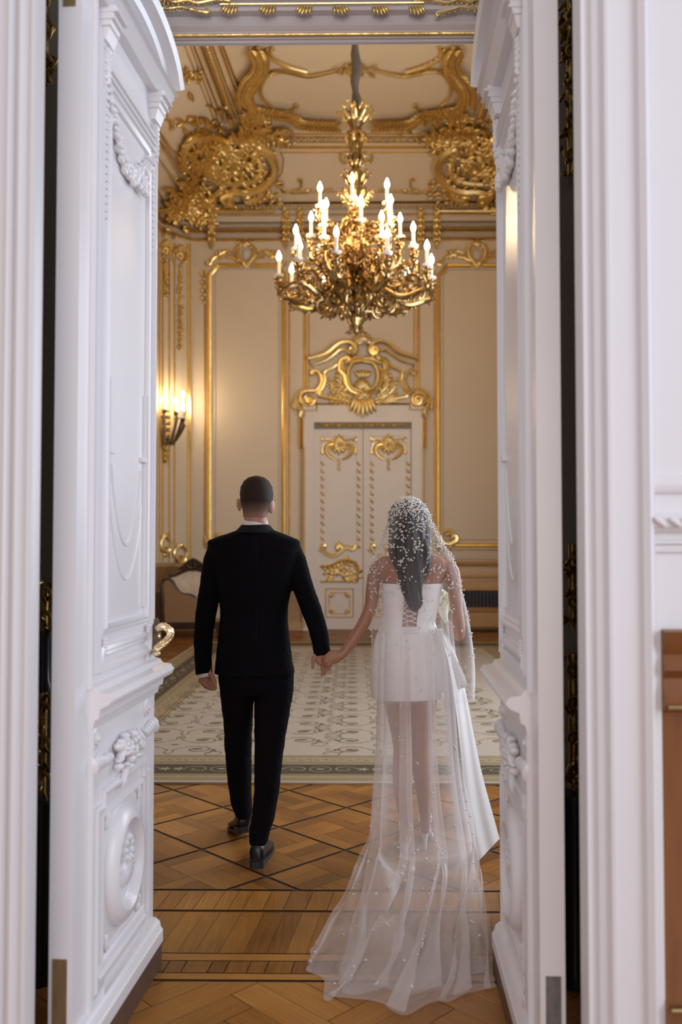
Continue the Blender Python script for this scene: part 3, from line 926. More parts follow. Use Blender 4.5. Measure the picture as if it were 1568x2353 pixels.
    bs = [(-0.13, 0), (-0.13, 0.035), (-0.02, 0.032), (0.0, 0.022), (0.02, 0.02), (0.03, 0.008), (0.035, 0)]
    mb.sweep(P_([(-0.01, 0.16 - 0.02), (0.76, 0.16 - 0.02)]), N, [(-a * sg, b) for a, b in [(-0.05, 0), (-0.05, 0.034), (-0.01, 0.034), (0.0, 0.026), (0.018, 0.022), (0.03, 0.008), (0.032, 0)]])
    mb.build('base_moulding', 'white', root)
    mb = MB()
    mb.hexa([L(-0.012, 0.0), L(0.76, 0.0), L(0.76, 0.0, 0.03), L(-0.012, 0.0, 0.03), L(-0.012, 0.09), L(0.76, 0.09), L(0.76, 0.09, 0.03), L(-0.012, 0.09, 0.03)])
    mb.build('kickboard', 'kick', root, smooth=False, label='dark brown kickboard')
    # plates in the edge that faces the hall
    e = u
    for z0, z1, w0, mt_, nm, lb in plate:
        mb = MB()
        c = near - N * (T * 0.52)
        a_, b_ = c - N * w0, c + N * w0
        q = [a_ + V((0, 0, z0)), b_ + V((0, 0, z0)), b_ + V((0, 0, z0)) + e * 0.003, a_ + V((0, 0, z0)) + e * 0.003]
        q += [p + V((0, 0, z1 - z0)) for p in q]
        mb.hexa(q); mb.build(nm, mt_, root, smooth=False, label=lb)
    return root, L, N, u
zl = lambda py: at(140, py, 2.47).z
LF, LN = (at(357, 1300, 3.22).x, 3.22), (at(175, 1300, 2.47).x, 2.47)
rootL, LL, NL, uL = door_leaf('door_1', LF, LN, 1, 'white carved door leaf open on the left', [(0.0, zl(2205), 0.020, 'wood_raw', 'bolt_recess', 'bare brown wood recess'), (zl(14), 3.7, 0.018, 'brass', 'flush_bolt', 'worn brass plate')])
RF, RN = (at(1149, 1300, 3.20).x, 3.20), (at(1235, 1300, 2.42).x, 2.42)
rootR, LR, NR, uR = door_leaf('door_2', RF, RN, -1, 'white carved door leaf open on the right', [(0.0, zl(2215), 0.020, 'steel', 'bolt_recess', 'scuffed grey metal plate'), (zl(24), 3.7, 0.018, 'brass', 'flush_bolt', 'worn brass plate')])

# lever handle with its rose on the left leaf
cz = at(357, 1460, 3.2).z
mb = MB()
rp = [LL(0.006, cz + 0.04, 0), LL(0.02, cz + 0.06, 0), LL(0.05, cz + 0.06, 0), LL(0.066, cz + 0.035, 0), LL(0.066, cz - 0.045, 0), LL(0.036, cz - 0.065, 0), LL(0.006, cz - 0.045, 0)]
mb.prism(rp, NL * 0.02)
mb.prism([p + (LL(0.038, cz) - p) * 0.25 + NL * 0.02 for p in rp], NL * 0.006)
for r, d in ((0.03, 0.010), (0.024, 0.016), (0.016, 0.022)):
    mb.tube([LL(0.035, cz, 0.002), LL(0.035, cz, d)], r, 16)
pl_ = mb.build('handle_rose', 'bronze', rootL, label='dark bronze handle rose')
mb = MB()
mb.tube([LL(0.035, cz, 0.02), LL(0.035, cz, 0.032)], [0.012, 0.013, 0.010], 12)
hpts = [(350 + 10, 1447, 0), (368, 1441, 0), (378, 1440, 0), (389, 1447, 0), (391, 1460, 0), (382, 1473, 0), (370, 1482, 0), (362, 1490, 0), (359, 1499, 0)]
H3 = [at(x, y, 3.13) for x, y, _ in hpts]
H3 = catmull(H3, 4)
mb.tube(H3, [0.009, 0.0125, 0.0125, 0.012, 0.0125, 0.0115, 0.009, 0.0075, 0.008, 0.012, 0.006], 12)
for i in range(3, len(H3) - 3, 1):
    t = (H3[i + 1] - H3[i - 1]).normalized()
    for q in range(3):
        a = i * 0.9 + q * 2.1
        sd = t.cross(V((0, 1, 0))).normalized() * math.cos(a) + V((0, 1, 0)) * math.sin(a)
        mb.ell(H3[i] + sd * 0.009, t * 0.012 + sd * 0.002, t.cross(sd) * 0.0035, sd * 0.0045, 6, 5)
mb.ell(H3[-1] - V((0, 0, 0.004)), (0.016, 0, 0), (0, 0.014, 0), (0, 0, 0.008), 12, 8)
mb.build('lever', 'gold_pale', pl_, label='pale gilt acanthus lever')
mb = MB(); zz = at(355, 1575, 3.2).z
mb.ell(LL(0.03, zz, 0.001), uL * 0.009, V((0, 0, 0.024)), NL * 0.004, 14, 8)
mb.build('escutcheon', 'bronze', rootL)
# ================================================================ decoration of the gilded room
def c4(pts): return [(640 + x / 3.0154, 740 + y / 3.0154) for x, y in pts]
def c1(pts): return [(340 + x / 1.912, y / 1.912) for x, y in pts]
def c3(pts): return [(340 + x / 4.3556, 460 + y / 4.3556) for x, y in pts]
def c6(pts): return [(700 + x / 4.707, 960 + y / 4.707) for x, y in pts]
def c7(pts): return [(340 + x / 3.361, 860 + y / 3.361) for x, y in pts]
G, GD = 'gold', 'gold_deep'
tn = [8]
def trim(mb, m, label, smooth=True):
    tn[0] += 1
    return struct(mb.build('trim_%d' % tn[0], m, smooth=smooth), label)
FARP = WALLS['far']; CHP = WALLS['chamfer']

# --- entablature: continuous horizontal mouldings along left wall, corner and far wall
def zf(py, Y=WY): return at(784, py, Y).z
def wall_run(off=0.0):
    # path of the wall foot line, offset into the room
    a = V((-3.25 + off, 4.0, 0)); b = V((-3.25 + off, 14.92 - off * 0.41, 0)); c = V((-2.77 + off * 0.41, WY - off, 0)); d = V((3.55, WY - off, 0))
    return [a, b, c, d]
def hmould(pyc, hpx, proj, m, label=None, coll=None, prof=None):
    z = zf(pyc); h = hpx * WY / F / 2
    pr = prof or [(-1, 0), (-1, 0.5), (-0.5, 0.8), (-0.1, 0.6), (0.3, 1), (0.8, 0.8), (1, 0)]
    mb = coll or MB()
    P = wall_run()
    # sweep in horizontal plane: lateral = outwards into room, height = z
    mb.sweep(P, (0, 0, 1), [(proj * b, z + a * h) for a, b in pr])
    return mb
mb = MB()
hmould(520, 9.5, 0.10, 0, coll=mb); 
hmould(500, 26, 0.12, 0, coll=mb, prof=[(-1, 0), (-1, 0.8), (1, 1), (1, 0)])
hmould(541, 8, 0.05, 0, coll=mb)
ent = trim(mb, 'cream_band', 'cream entablature along the top of the gilded room walls')
mb = MB()
for py, h, p in ((551.5, 5.5, 0.075), (531, 6, 0.09), (500, 8, 0.145), (474, 4, 0.20), (463, 4, 0.18)):
    hmould(py, h, p, 0, coll=mb)
z = zf(486)
for k in range(92):
    x = -2.75 + 0.062 * k * 1.1
    if x < 2.8: mb.ball((x, WY - 0.2, zf(486)), 0.021, 7, 5)
for k in range(120):
    x = -2.75 + 0.046 * k
    if x < 2.8: mb.ell((x, WY - 0.105, zf(531)), (0.012, 0, 0.008), (0, 0.012, 0), (-0.006, 0, 0.02), 6, 4)
mb.build('gilded_cornice_bands', GD, ent, label='gilded beaded and leafy cornice bands')

# --- consoles hanging below the cornice
def console(x, name='gilded_console', lab=''):
    root = empty(name, at(x, 500, WY), 'gilded leaf console under the cornice, ' + lab, 'console', 'consoles under the cornice')
    mb = MB()
    for y, r in ((498, 9.5), (512, 7), (526, 8), (540, 6.5), (552, 6), (562, 4.5), (569, 2.5)):
        h, n = FARP.hit(x, y)
        mb.ell(h + V((0, -0.1 if y < 530 else -0.06, 0)), (r * WY / F, 0, 0), (0, 0.09 if y < 530 else 0.06, 0), (0, 0, 8 * WY / F), 9, 6)
    for y in (503, 518, 532, 547):
        for q in (-1, 1):
            lobe(mb, FARP, x + q * 2, y, math.radians(90 - q * 25), 12, 5, 4, off=0.13)
    for q in (-1, 1):
        stroke(mb, FARP, [(x + q * 8, 492), (x + q * 8, 510), (x + q * 6, 530), (x + q * 7, 548), (x + q * 3, 564)], 1.4, off=0.09)
    mb.build('leaf_bracket', G, root)
    mb = MB(); stroke(mb, FARP, spiral(x, 492, 8, 0, 1.4), [2.4, 1.2], off=0.17, sm=False); mb.build('volute', G, root)
console(489, lab='nearest the left corner')
console(659, lab='first left of the chandelier'); console(691, lab='second left of the chandelier, nearer to it')
console(966, lab='first right of the chandelier'); console(1003, lab='second right of the chandelier, farther from it')

# --- gilded panel frames on the far wall
WF = 0.05
def lines(lst, m=G, name=None, label=None, wpx=4, h=0.03, pl=ROOM):
    mb = MB()
    for pts, w_ in lst: frame(mb, pl, pts, w_, h, closed=False)
    return trim(mb, m, label)
# left panel
mb = MB()
LP_out = [(482, 1238), (482, 634), (502, 611), (553, 611)]; LP_out2 = [(579, 611), (634, 611), (653, 630), (653, 1238)]
for P_ in (LP_out, LP_out2): frame(mb, FARP, P_, 11, 0.05, closed=False)
frame(mb, FARP, [(471.5, 1232), (471.5, 622)], 3.5, 0.03, closed=False)
frame(mb, FARP, [(665.5, 628), (665.5, 1235)], 3.5, 0.03, closed=False)
frame(mb, FARP, [(495, 1252), (640, 1252)], 8, 0.04, closed=False)
tl1 = trim(mb, G, 'tall gilded frame of the far wall panel left of the far door')
mb = MB(); frame(mb, FARP, [(495, 1240), (495, 634), (508, 620), (628, 620), (641, 634), (641, 1240)], 3, 0.015, closed=True)
mb.build('inner_moulding', 'cream_band', tl1)
def crest(cx, cy, w_, mir, parent, nm='crest_ornament', flip=1):
    mb = MB()
    for q in (-1, 1):
        f = lambda p: [(cx + q * a, cy + b) for a, b in p]
        stroke(mb, FARP, curl(f([(60, -4), (44, -12), (30, -6)]), q * 5, 0), [2, 3.4, 2.2], off=0.03, sm=False)
        stroke(mb, FARP, curl(f([(82, 18), (74, 5), (60, -2), (48, -2)]), -q * 5, 0), [2, 3.6, 2.5], off=0.03, sm=False)
        stroke(mb, FARP, curl(f([(44, 2), (30, 4), (18, 10)]), 0, q * 4), [2.5, 3, 2], off=0.03, sm=False)
        leaves(mb, FARP, f([(70, -3), (50, -10), (34, -8)]), 9, every=3, spread=0.8, off=0.03)
        leaves(mb, FARP, f([(12, -26), (22, -14), (26, 0), (16, 10)]), 8, every=3, spread=0.9, off=0.03)
        stroke(mb, FARP, f([(0, -30), (12, -26), (19, -14), (18, 0), (10, 12), (4, 20)]), [2, 4.2, 2.5], off=0.035)
    fan(mb, FARP, cx, cy - 22, -PI / 2, 14, 5, 0.9, off=0.05)
    fan(mb, FARP, cx, cy + 10, PI / 2, 16, 5, 0.7, off=0.05)
    o = mb.build(nm, G, parent)
    mb = MB()
    h, n = FARP.hit(cx, cy - 6)
    mb.ell(h, (11 * WY / F, 0, 0), (0, 0.04, 0), (0, 0, 14 * WY / F), 16, 10)
    mb.build('cabochon', 'cream_band', o)
crest(566, 590, 0, 0, tl1)
mb = MB()
leaves(mb, FARP, [(466, 622), (466, 700)], 8, every=1, spread=0.7, off=0.02)
for i in range(8): lobe(mb, FARP, 467, 625 + i * 9, PI / 2 + (-1) ** i * 0.4, 10, 4, off=0.02)
for cx, q in ((486, 1), (650, -1)):
    stroke(mb, FARP, curl([(cx - q * 14, 1230), (cx - q * 10, 1244), (cx + q * 6, 1246), (cx + q * 20, 1238)], 0, -q * 7), [2, 4.5, 3], off=0.03, sm=False)
    stroke(mb, FARP, curl([(cx + q * 2, 1256), (cx + q * 14, 1252)], q * 5, 0), [2, 3], off=0.03, sm=False)
    fan(mb, FARP, cx - q * 2, 1244, PI / 2 + q * 0.6, 16, 5, 0.9, off=0.03)
mb.build('corner_scrolls', G, tl1)
# centre panel above the far door
mb = MB()
for x in (701, 962): frame(mb, FARP, [(x, 925), (x, 606)], 7, 0.045, closed=False)
for x in (710.5, 952): frame(mb, FARP, [(x, 925), (x, 614)], 3, 0.03, closed=False)
frame(mb, FARP, [(698, 606), (965, 606)], 7, 0.045, closed=False)
tl2 = trim(mb, G, 'gilded frame of the far wall panel above the far door')
# right panel
mb = MB()
frame(mb, FARP, [(1230, 1252), (1046, 1252)], 9, 0.05, closed=False)
for P_ in ([(1008, 1236), (1008, 634), (1030, 611), (1082, 611)], [(1110, 611), (1170, 611), (1190, 634), (1190, 1236)]): frame(mb, FARP, P_, 10, 0.05, closed=False)
frame(mb, FARP, [(998.5, 1232), (998.5, 622)], 3.5, 0.03, closed=False)
frame(mb, FARP, [(1040, 1263), (1230, 1263)], 3, 0.02, closed=False)
tl3 = trim(mb, G, 'tall gilded frame of the far wall panel right of the far door')
mb = MB(); frame(mb, FARP, [(1019, 1240), (1019, 634), (1034, 620), (1180, 620), (1180, 1240)], 3, 0.015, closed=True)
mb.build('inner_moulding', 'cream_band', tl3)
crest(1096, 590, 0, 0, tl3)
mb = MB()
stroke(mb, FARP, curl([(1012, 1230), (1016, 1244), (1030, 1250), (1046, 1244)], 0, -8), [2.5, 5, 3.5], off=0.035, sm=False)
stroke(mb, FARP, curl([(1014, 1262), (1030, 1260), (1040, 1254)], 5, 0), [2, 3.5, 2], off=0.035, sm=False)
fan(mb, FARP, 1018, 1246, 2.4, 18, 5, 0.9, off=0.03); leaves(mb, FARP, [(1020, 1228), (1034, 1222), (1046, 1232)], 9, every=2, off=0.03)
for i in range(8): lobe(mb, FARP, 995, 625 + i * 9, PI / 2 + (-1) ** i * 0.4, 10, 4, off=0.02)
mb.build('corner_scrolls', G, tl3)

# --- corner wall (left): gilded strips with hanging foliage
mb = MB()
frame(mb, CHP, [(433, 1296), (433, 560)], 10, 0.05, closed=False)
for x in (400, 388, 373, 366): frame(mb, CHP, [(x, 1290), (x, 558)], 3.4, 0.03, closed=False)
tl4 = trim(mb, G, 'gilded vertical strips in the left corner of the far room')
def drop_ornament(cx, y0, y1, w_, bot, name, label):
    root = empty(name, CHP.hit(cx, y0)[0], label, 'wall ornament')
    mb = MB()
    stroke(mb, CHP, curl([(cx - w_, y0 + 30), (cx - w_ * 0.9, y0 + 6), (cx, y0 - 6), (cx + w_, y0 + 8), (cx + w_ * 0.8, y0 + 26)], 0, w_ * 0.45), [2, 3, 2], off=0.03, sm=False)
    leaves(mb, CHP, [(cx - w_, y0 + 20), (cx, y0), (cx + w_, y0 + 10)], 8, every=2, off=0.03)
    for k in range(9): lobe(mb, CHP, cx, y0 + 16, k * 0.7, 9, 4, off=0.04)
    mb.build('volute_head', G, root)
    mb = MB()
    rnd = random.Random(int(cx))
    y = y0 + 34
    while y < y1:
        t = (y - y0) / (y1 - y0)
        ww = w_ * (0.55 * (1 - t) + 0.12) * (1.2 if int(y / 40) % 2 else 0.7)
        for q in (-1, 1): lobe(mb, CHP, cx + q * ww * 0.3 + rnd.uniform(-1, 1), y, PI / 2 + q * rnd.uniform(0.3, 0.9), rnd.uniform(7, 11), 4.5 * (1 - t * 0.4), 3.5, off=0.02)
        y += 6
    mb.build('foliage_drop', 'gold_deep', root)
    mb = MB()
    for q in (-1, 1):
        stroke(mb, CHP, curl([(cx + q * 2, bot - 40), (cx + q * w_ * 0.9, bot - 26), (cx + q * w_ * 0.6, bot - 8), (cx, bot)], q * 3, -q * 3), [1.5, 3.2, 2], off=0.03, sm=False)
    leaves(mb, CHP, [(cx, bot - 45), (cx, bot - 2)], 9, every=1, off=0.03)
    stroke(mb, CHP, spiral(cx, bot - 10, w_ * 0.7, 0, 1.5), [2.6, 1.4], off=0.04, sm=False)
    mb.build('scroll_foot', G, root)
drop_ornament(413, 572, 800, 16, 1294, 'wall_ornament', 'gilded foliage drop on the corner wall, right hand and larger one')
drop_ornament(379, 560, 680, 12, 1272, 'wall_ornament', 'gilded foliage drop on the corner wall, left hand one beside the open leaf')

# --- side walls: plain gilded panel frames
for X_, n_ in ((-3.25, 1), (3.55, -1)):
    mb = MB()
    for y0 in (4.4, 7.0, 9.6, 12.2):
        P_ = [V((X_, y0, 1.6)), V((X_, y0 + 2.0, 1.6)), V((X_, y0 + 2.0, 6.2)), V((X_, y0, 6.2))]
        mb.sweep(P_, (n_, 0, 0), [(-0.04, 0), (-0.04, 0.03), (-0.015, 0.045), (0.005, 0.025), (0.025, 0.04), (0.04, 0.02), (0.04, 0)], closed=True)
    trim(mb, G, 'gilded panel frames on the %s side wall' % ('left' if n_ > 0 else 'right'))

# --- wainscot
mb = MB()
def wains(coll, prs):
    a, b, c, d = wall_run()
    xl_, xr_ = at(696, 1200, WY).x, at(974, 1200, WY).x
    coll.sweep([a, b, c, V((xl_, WY, 0))], (0, 0, 1), prs)
    coll.sweep([V((xr_, WY, 0)), d], (0, 0, 1), prs)
zz = lambda py: zf(py, WY - 0.05)
wains(mb, [(0, zz(1292)), (0.07, zz(1294)), (0.09, zz(1300)), (0.06, zz(1308)), (0.05, zz(1312)), (0.05, zz(1352)), (0.07, zz(1356)), (0.05, zz(1360)), (0.05, zz(1430)), (0.09, zz(1436)), (0.10, 0.0)])
struct(mb.build('trim_40', 'wainscot'), 'tan wooden wainscot along the far walls')
# radiator cabinet
def radiator():
    X0, X1 = at(1046, 1380, WY - 0.3).x, 3.3
    Yf = WY - 0.3
    z_ = lambda py: at(1110, py, Yf).z
    root = empty('radiator_cabinet', ((X0 + X1) / 2, WY - 0.15, 0), 'honey coloured wooden radiator cabinet with black slatted grille at far right', 'radiator cabinet')
    mb = MB()
    mb.box((X0, Yf, z_(1292)), (X1, WY - 0.055, z_(1286)))
    mb.sweep([(X0, Yf, 0), (X1, Yf, 0)], (0, -1, 0), [(-z_(1447), -0.04), (-z_(1440), 0.0), (-z_(1408), 0.0), (-z_(1405), 0.02), (-z_(1398), 0.03), (-z_(1397), 0.0), (-z_(1396), -0.1), (-z_(1358), -0.1), (-z_(1357), 0), (-z_(1356), 0.03), (-z_(1352), 0.02), (-z_(1350), 0.0), (-z_(1328), 0.0), (-z_(1326), 0.02), (-z_(1322), 0.0), (-z_(1302), 0.0), (-z_(1298), 0.03), (-z_(1290), 0.045), (-z_(1286), 0.04), (-z_(1286), -0.2)])
    mb.build('body', 'wainscot_gold', root)
    mb = MB()
    x = X0 + 0.05
    while x < X1:
        mb.box((x, Yf + 0.03, z_(1397)), (x + 0.022, Yf + 0.05, z_(1357))); x += 0.06
    mb.build('grille', 'wood_dark', root, smooth=False, label='black grille of upright slats')
    mb = MB(); mb.box((X0 + 0.01, Yf + 0.08, 0.01), (X1, Yf + 0.11, z_(1357))); mb.build('back_plate', 'black', root, smooth=False)
radiator()

# ================================================================ far double door with its gilded surround
DC = 835
mb = MB()
x = lambda px: at(px, 1200, WY).x
zd = lambda py: at(835, py, WY).z
XL, XR, XOL, XOR = x(722), x(946), x(697), x(973)
for a, b in ((XOL, XL), (XR, XOR)): mb.box((a, WY - 0.10, 0), (b, WY - 0.002, zd(972)))
mb.box((XOL, WY - 0.10, zd(972)), (XOR, WY - 0.002, zd(932)))
dsur = mb.build('door_3', 'white_far', smooth=False); struct(dsur, 'ivory double door of the far wall with gilded carving')
mb = MB()
mb.box((XL, WY - 0.06, zd(986)), (XR, WY - 0.003, zd(972)))
mb.build('soffit', 'taupe', dsur, smooth=False)  # dark block paints in the shade of the recessed door head
mb = MB()
frame(mb, Plane((0, WY - 0.06, 0), (0, -1, 0)), [(735, 976), (935, 976)], 4, 0.02, closed=False)
for i in range(14): lobe(mb, Plane((0, WY - 0.07, 0), (0, -1, 0)), 745 + i * 13, 977, 0.3 * (-1) ** i, 9, 4)
mb.build('soffit_carving', GD, dsur)
dp = Plane((0, WY - 0.035, 0), (0, -1, 0))
def leaf_far(xa, xb, cx, nm):
    mb = MB(); mb.box((x(xa), WY - 0.035, zd(1446)), (x(xb) - 0.006, WY - 0.003, zd(986)))
    lf = mb.build('door_leaf', 'white_far', dsur, smooth=False)
    o = cx - 779.5
    mb = MB()
    S = lambda pts: [(a + o, b) for a, b in pts]
    for q in (-1, 1):
        f = lambda pts: S([(779.5 + q * a, 1034 + b) for a, b in pts])
        stroke(mb, dp, curl(f([(2, -20), (16, -22), (28, -24), (36, -22)]), 0, q * -4), [1.8, 2.4, 1.6], off=0.01, sm=False)
        stroke(mb, dp, curl(f([(8, -12), (24, -10), (29, 2), (22, 14), (8, 22)]), q * 4, 0), [2, 3.6, 2.2], off=0.012, sm=False)
        stroke(mb, dp, f([(33, -18), (38, -4), (38, 8)]), [1.2, 2.4], off=0.01)
        leaves(mb, dp, f([(10, -14), (26, -8), (28, 6), (16, 18)]), 8, every=2, off=0.01)
        fan(mb, dp, 779.5 + o + q * 10, 1032, q * 0.2 if q > 0 else PI, 9, 4, 0.9, off=0.01)
        fan(mb, dp, 779.5 + o + q * 38, 1036, PI / 2, 8, 4, 0.7, off=0.01)
    fan(mb, dp, 779.5 + o, 1024, -PI / 2, 22, 5, 0.8, off=0.014); fan(mb, dp, 779.5 + o, 1022, PI / 2, 20, 7, 1.5, off=0.018)
    for k in range(4): lobe(mb, dp, 778.5 + o + (k % 2) * 2, 1052 + 6 * k, PI / 2, 9, 5 - k * 0.6, off=0.01)
    fan(mb, dp, 779.5 + o, 1072, PI / 2, 8, 3, 0.6, off=0.01)
    mb.build('top_cartouche', G, lf, label='gilded scrolled cartouche')
    for xx, sg in ((740 + o, 1), (817 + o, -1)):
        mb = MB()
        for k in range(12): lobe(mb, dp, xx - 3 * sg, 1060 + 17.2 * k, 0.9 if sg > 0 else 0.9, 11, 4.5, off=0.006)
        mb.build('ribbon_strip', GD, lf, label='gilded spiral ribbon strip')
    mb = MB()
    stroke(mb, dp, curl(S([(742, 1258), (750, 1272), (768, 1278), (784, 1266), (796, 1258), (812, 1262), (818, 1252)]), 4, 0), [2, 4.5, 3.5, 4.5, 3.5], off=0.01, sm=False)
    fan(mb, dp, 780 + o, 1270, -PI / 2, 22, 5, 0.5, off=0.014); fan(mb, dp, 740 + o, 1268, -1.9, 10, 4, 0.8, off=0.01); fan(mb, dp, 816 + o, 1260, -1.0, 10, 4, 0.8, off=0.01)
    mb.build('middle_scroll', G, lf, label='gilded scroll under the tall panel')
    mb = MB(); rnd = random.Random(int(cx))
    for i in range(80):
        a = rnd.random(); b = rnd.random()
        px_, py_ = 740 + 80 * a, 1296 + 38 * b
        if 755 < px_ < 785 and py_ > 1319: continue
        if 795 < px_ < 812 and 1302 < py_ < 1318: continue
        lobe(mb, dp, px_ + o, py_, rnd.uniform(-0.9, 0.9), rnd.uniform(8, 16), 5, 3.5, off=0.008)
    stroke(mb, dp, S([(738, 1302), (760, 1300), (790, 1288), (812, 1292), (822, 1306), (820, 1336)]), [3, 4, 4, 3], off=0.012)
    stroke(mb, dp, S([(737, 1336), (824, 1336)]), 1.8, off=0.01); stroke(mb, dp, curl(S([(788, 1292), (796, 1280)]), 0, 3), [2, 1.5], off=0.01, sm=False)
    mb.build('rocaille_panel', G, lf, label='gilded rocaille carving band')
    mb = MB()
    frame(mb, dp, S([(749, 1353), (812, 1353), (812, 1418), (749, 1418)]), 2.4, 0.012)
    frame(mb, dp, S([(763, 1362), (798, 1362), (804, 1372), (804, 1400), (798, 1410), (763, 1410), (757, 1400), (757, 1372)]), 2.0, 0.012)
    for cx_, cy_ in ((759, 1363), (802, 1363), (759, 1408), (802, 1408)):
        a = math.atan2(cy_ - 1386, cx_ - 780.5) + PI
        fan(mb, dp, cx_ + o, cy_, a, 11, 4, 1.0, off=0.006)
    mb.build('lower_panel', GD, lf, label='small gilded square frame')
    mb = MB()
    frame(mb, dp, S([(738, 1002), (820, 1002), (820, 1252), (738, 1276)]), 2.4, 0.008)
    mb.build('panel_moulding', 'white_far', lf)
    return lf
l1 = leaf_far(722, 834.5, 779.5, 'a'); l2 = leaf_far(835.5, 946, 893, 'b')
mb = MB(); h, n = dp.hit(829.5, 1314); mb.ball(h, 0.022, 10, 8); mb.build('door_knob', 'black', l1)
# gilded architrave around the door
mb = MB()
fp2 = Plane((0, WY - 0.10, 0), (0, -1, 0))
for q in (0, 1):
    f = (lambda p: p) if q == 0 else (lambda p: mirx(p, DC))
    frame(mb, FARP, f([(699, 1440), (699, 1030), (699, 1030)][:2]), 9, 0.15, closed=False)
    frame(mb, FARP, f([(695, 1030), (695, 962)]), 11, 0.16, closed=False)
    frame(mb, FARP, f([(701, 962), (701, 944), (729, 944), (729, 931), (832, 931)]), 6, 0.15, closed=False)
mb.build('gilded_architrave', G, dsur, label='gilded stepped strip around the door')

# overdoor
def overdoor():
    root = empty('overdoor_pediment', at(DC, 931, WY), 'large gilded rococo pediment with a shell, above the far double door', 'pediment')
    mb = MB()
    plate = c4([(270, 575), (150, 600), (140, 520), (200, 485), (255, 480), (290, 430), (285, 370), (230, 300), (215, 265), (330, 220), (400, 170), (480, 150), (580, 110), (680, 150), (760, 170), (830, 220), (950, 262), (930, 310), (870, 360), (870, 430), (900, 480), (960, 485), (1020, 520), (1010, 600), (890, 575)])
    mb.prism([FARP.hit(a, b)[0] for a, b in plate], (0, -0.06, 0))
    mb.build('back_plate', 'cream_band', root, smooth=False)
    O = 0.08
    gA, gC, gD = MB(), MB(), MB()
    gBs = [MB(), MB()]
    for q in (0, 1):
        m2 = (lambda p: p) if q == 0 else (lambda p: mirx(p, DC))
        f = lambda p: m2(c4(p))
        sg = 1 if q == 0 else -1
        gB = gBs[q]
        stroke(gA, FARP, curl(f([(210, 262), (300, 238), (350, 215), (400, 172), (450, 148), (500, 150), (535, 180)]), 0, sg * 11, 1.5), [4, 4.5, 4.5, 4], off=O + 0.05, sm=False)
        stroke(gA, FARP, f([(240, 302), (320, 278), (380, 240), (430, 200), (480, 210)]), [2.4, 3.4, 3], off=O + 0.02)
        stroke(gA, FARP, curl(f([(240, 345), (270, 345), (298, 380), (298, 430), (262, 480), (200, 482), (165, 500), (158, 545), (185, 580), (225, 585)]), -sg * 4, sg * -9, 1.6), [2, 3.6, 3.6, 4], off=O, sm=False)
        stroke(gA, FARP, curl(f([(255, 505), (300, 475), (326, 410), (322, 350), (385, 318), (440, 268), (490, 262)]), 0, sg * 5), [2.5, 3.8, 3.2], off=O, sm=False)
        stroke(gB, FARP, spiral(*c4([(213, 545)])[0] if q == 0 else mirx(c4([(213, 545)]), DC)[0], 15, 0, 2, sg), [3.4, 1.8], off=O + 0.03, sm=False)
        leaves(gB, FARP, f([(130, 610), (128, 560), (150, 500), (190, 475)]), 9, every=2, off=O)
        stroke(gB, FARP, f([(150, 660), (160, 620), (140, 580), (130, 540)]), [3, 4.5, 3], off=O)
        # sprays
        stroke(gC, FARP, curl(f([(500, 560), (420, 545), (340, 530), (290, 520)]), 0, sg * 5), [3, 3.5, 2], off=O, sm=False)
        for P_, L_ in (([(500, 540), (440, 520), (380, 470), (370, 400)], 17), ([(500, 530), (420, 530), (330, 520)], 15), ([(470, 500), (420, 440), (440, 380)], 15), ([(500, 560), (430, 560), (350, 548)], 13), ([(470, 330), (430, 360), (410, 420)], 15)):
            leaves(gC, FARP, f(P_), L_, every=3, spread=0.7, off=O)
            stroke(gC, FARP, f(P_), [2.6, 1.2], off=O)
        stroke(gD, FARP, curl(f([(470, 255), (430, 280), (425, 340), (460, 380), (470, 430), (500, 480), (560, 510)]), sg * 6, 0), [3, 5, 4, 4.5, 3], off=O + 0.02, sm=False)
        leaves(gD, FARP, f([(470, 260), (430, 300), (440, 350), (470, 400)]), 12, every=3, spread=0.8, off=O + 0.02)
        stroke(gD, FARP, f([(590, 282), (520, 295), (488, 350), (488, 420), (520, 470), (590, 490)]), [3, 4.2, 4.2, 3], off=O + 0.05)
        stroke(gD, FARP, f([(590, 262), (530, 262), (480, 290)]), [3.5, 5, 3], off=O + 0.04)
        for k in range(10):
            gA.ball(FARP.hit(*(f([(250 + 20 * k, 300 - 9 * k)])[0]))[0] + V((0, -O - 0.02, 0)), 0.018, 6, 4)
    frame(gA, FARP, c4([(270, 575), (890, 575)]), 4, 0.13, closed=False)
    gA.build('cornice_scrolls', G, root)
    for gb in gBs: gb.build('side_volute', G, root)
    gC.build('foliage_sprays', G, root)
    fan(gD, FARP, *c4([(580, 480)])[0], -PI / 2, 24, 9, 1.2, W=0.22, off=O + 0.03)
    for k in range(5): lobe(gD, FARP, DC - 8 + 4 * k, 872, -PI / 2 + (k - 2) * 0.25, 16, 5, off=O + 0.06)
    gD.build('oval_cartouche', G, root)
    mb = MB()
    cx, cy = c4([(585, 165)])[0]
    fan(mb, FARP, cx, cy, -PI / 2, 26, 9, 1.3, W=0.26, off=O + 0.05)
    fan(mb, FARP, cx, cy - 4, -PI / 2, 15, 7, 1.3, W=0.3, off=O + 0.10)
    mb.build('shell_crest', 'gold_pale', root, label='gilded shell crest')
    mb = MB()
    cx, cy = c4([(585, 520)])[0]
    for k in range(7): lobe(mb, FARP, cx + (k - 3) * 5, cy - 4, PI / 2 - (k - 3) * 0.12, 44 - abs(k - 3) * 3, 7, 6, off=O + 0.06)
    fan(mb, FARP, cx, cy + 8, -PI / 2, 20, 7, 1.5, off=O + 0.08)
    mb.build('keystone_leaf', G, root)
overdoor()

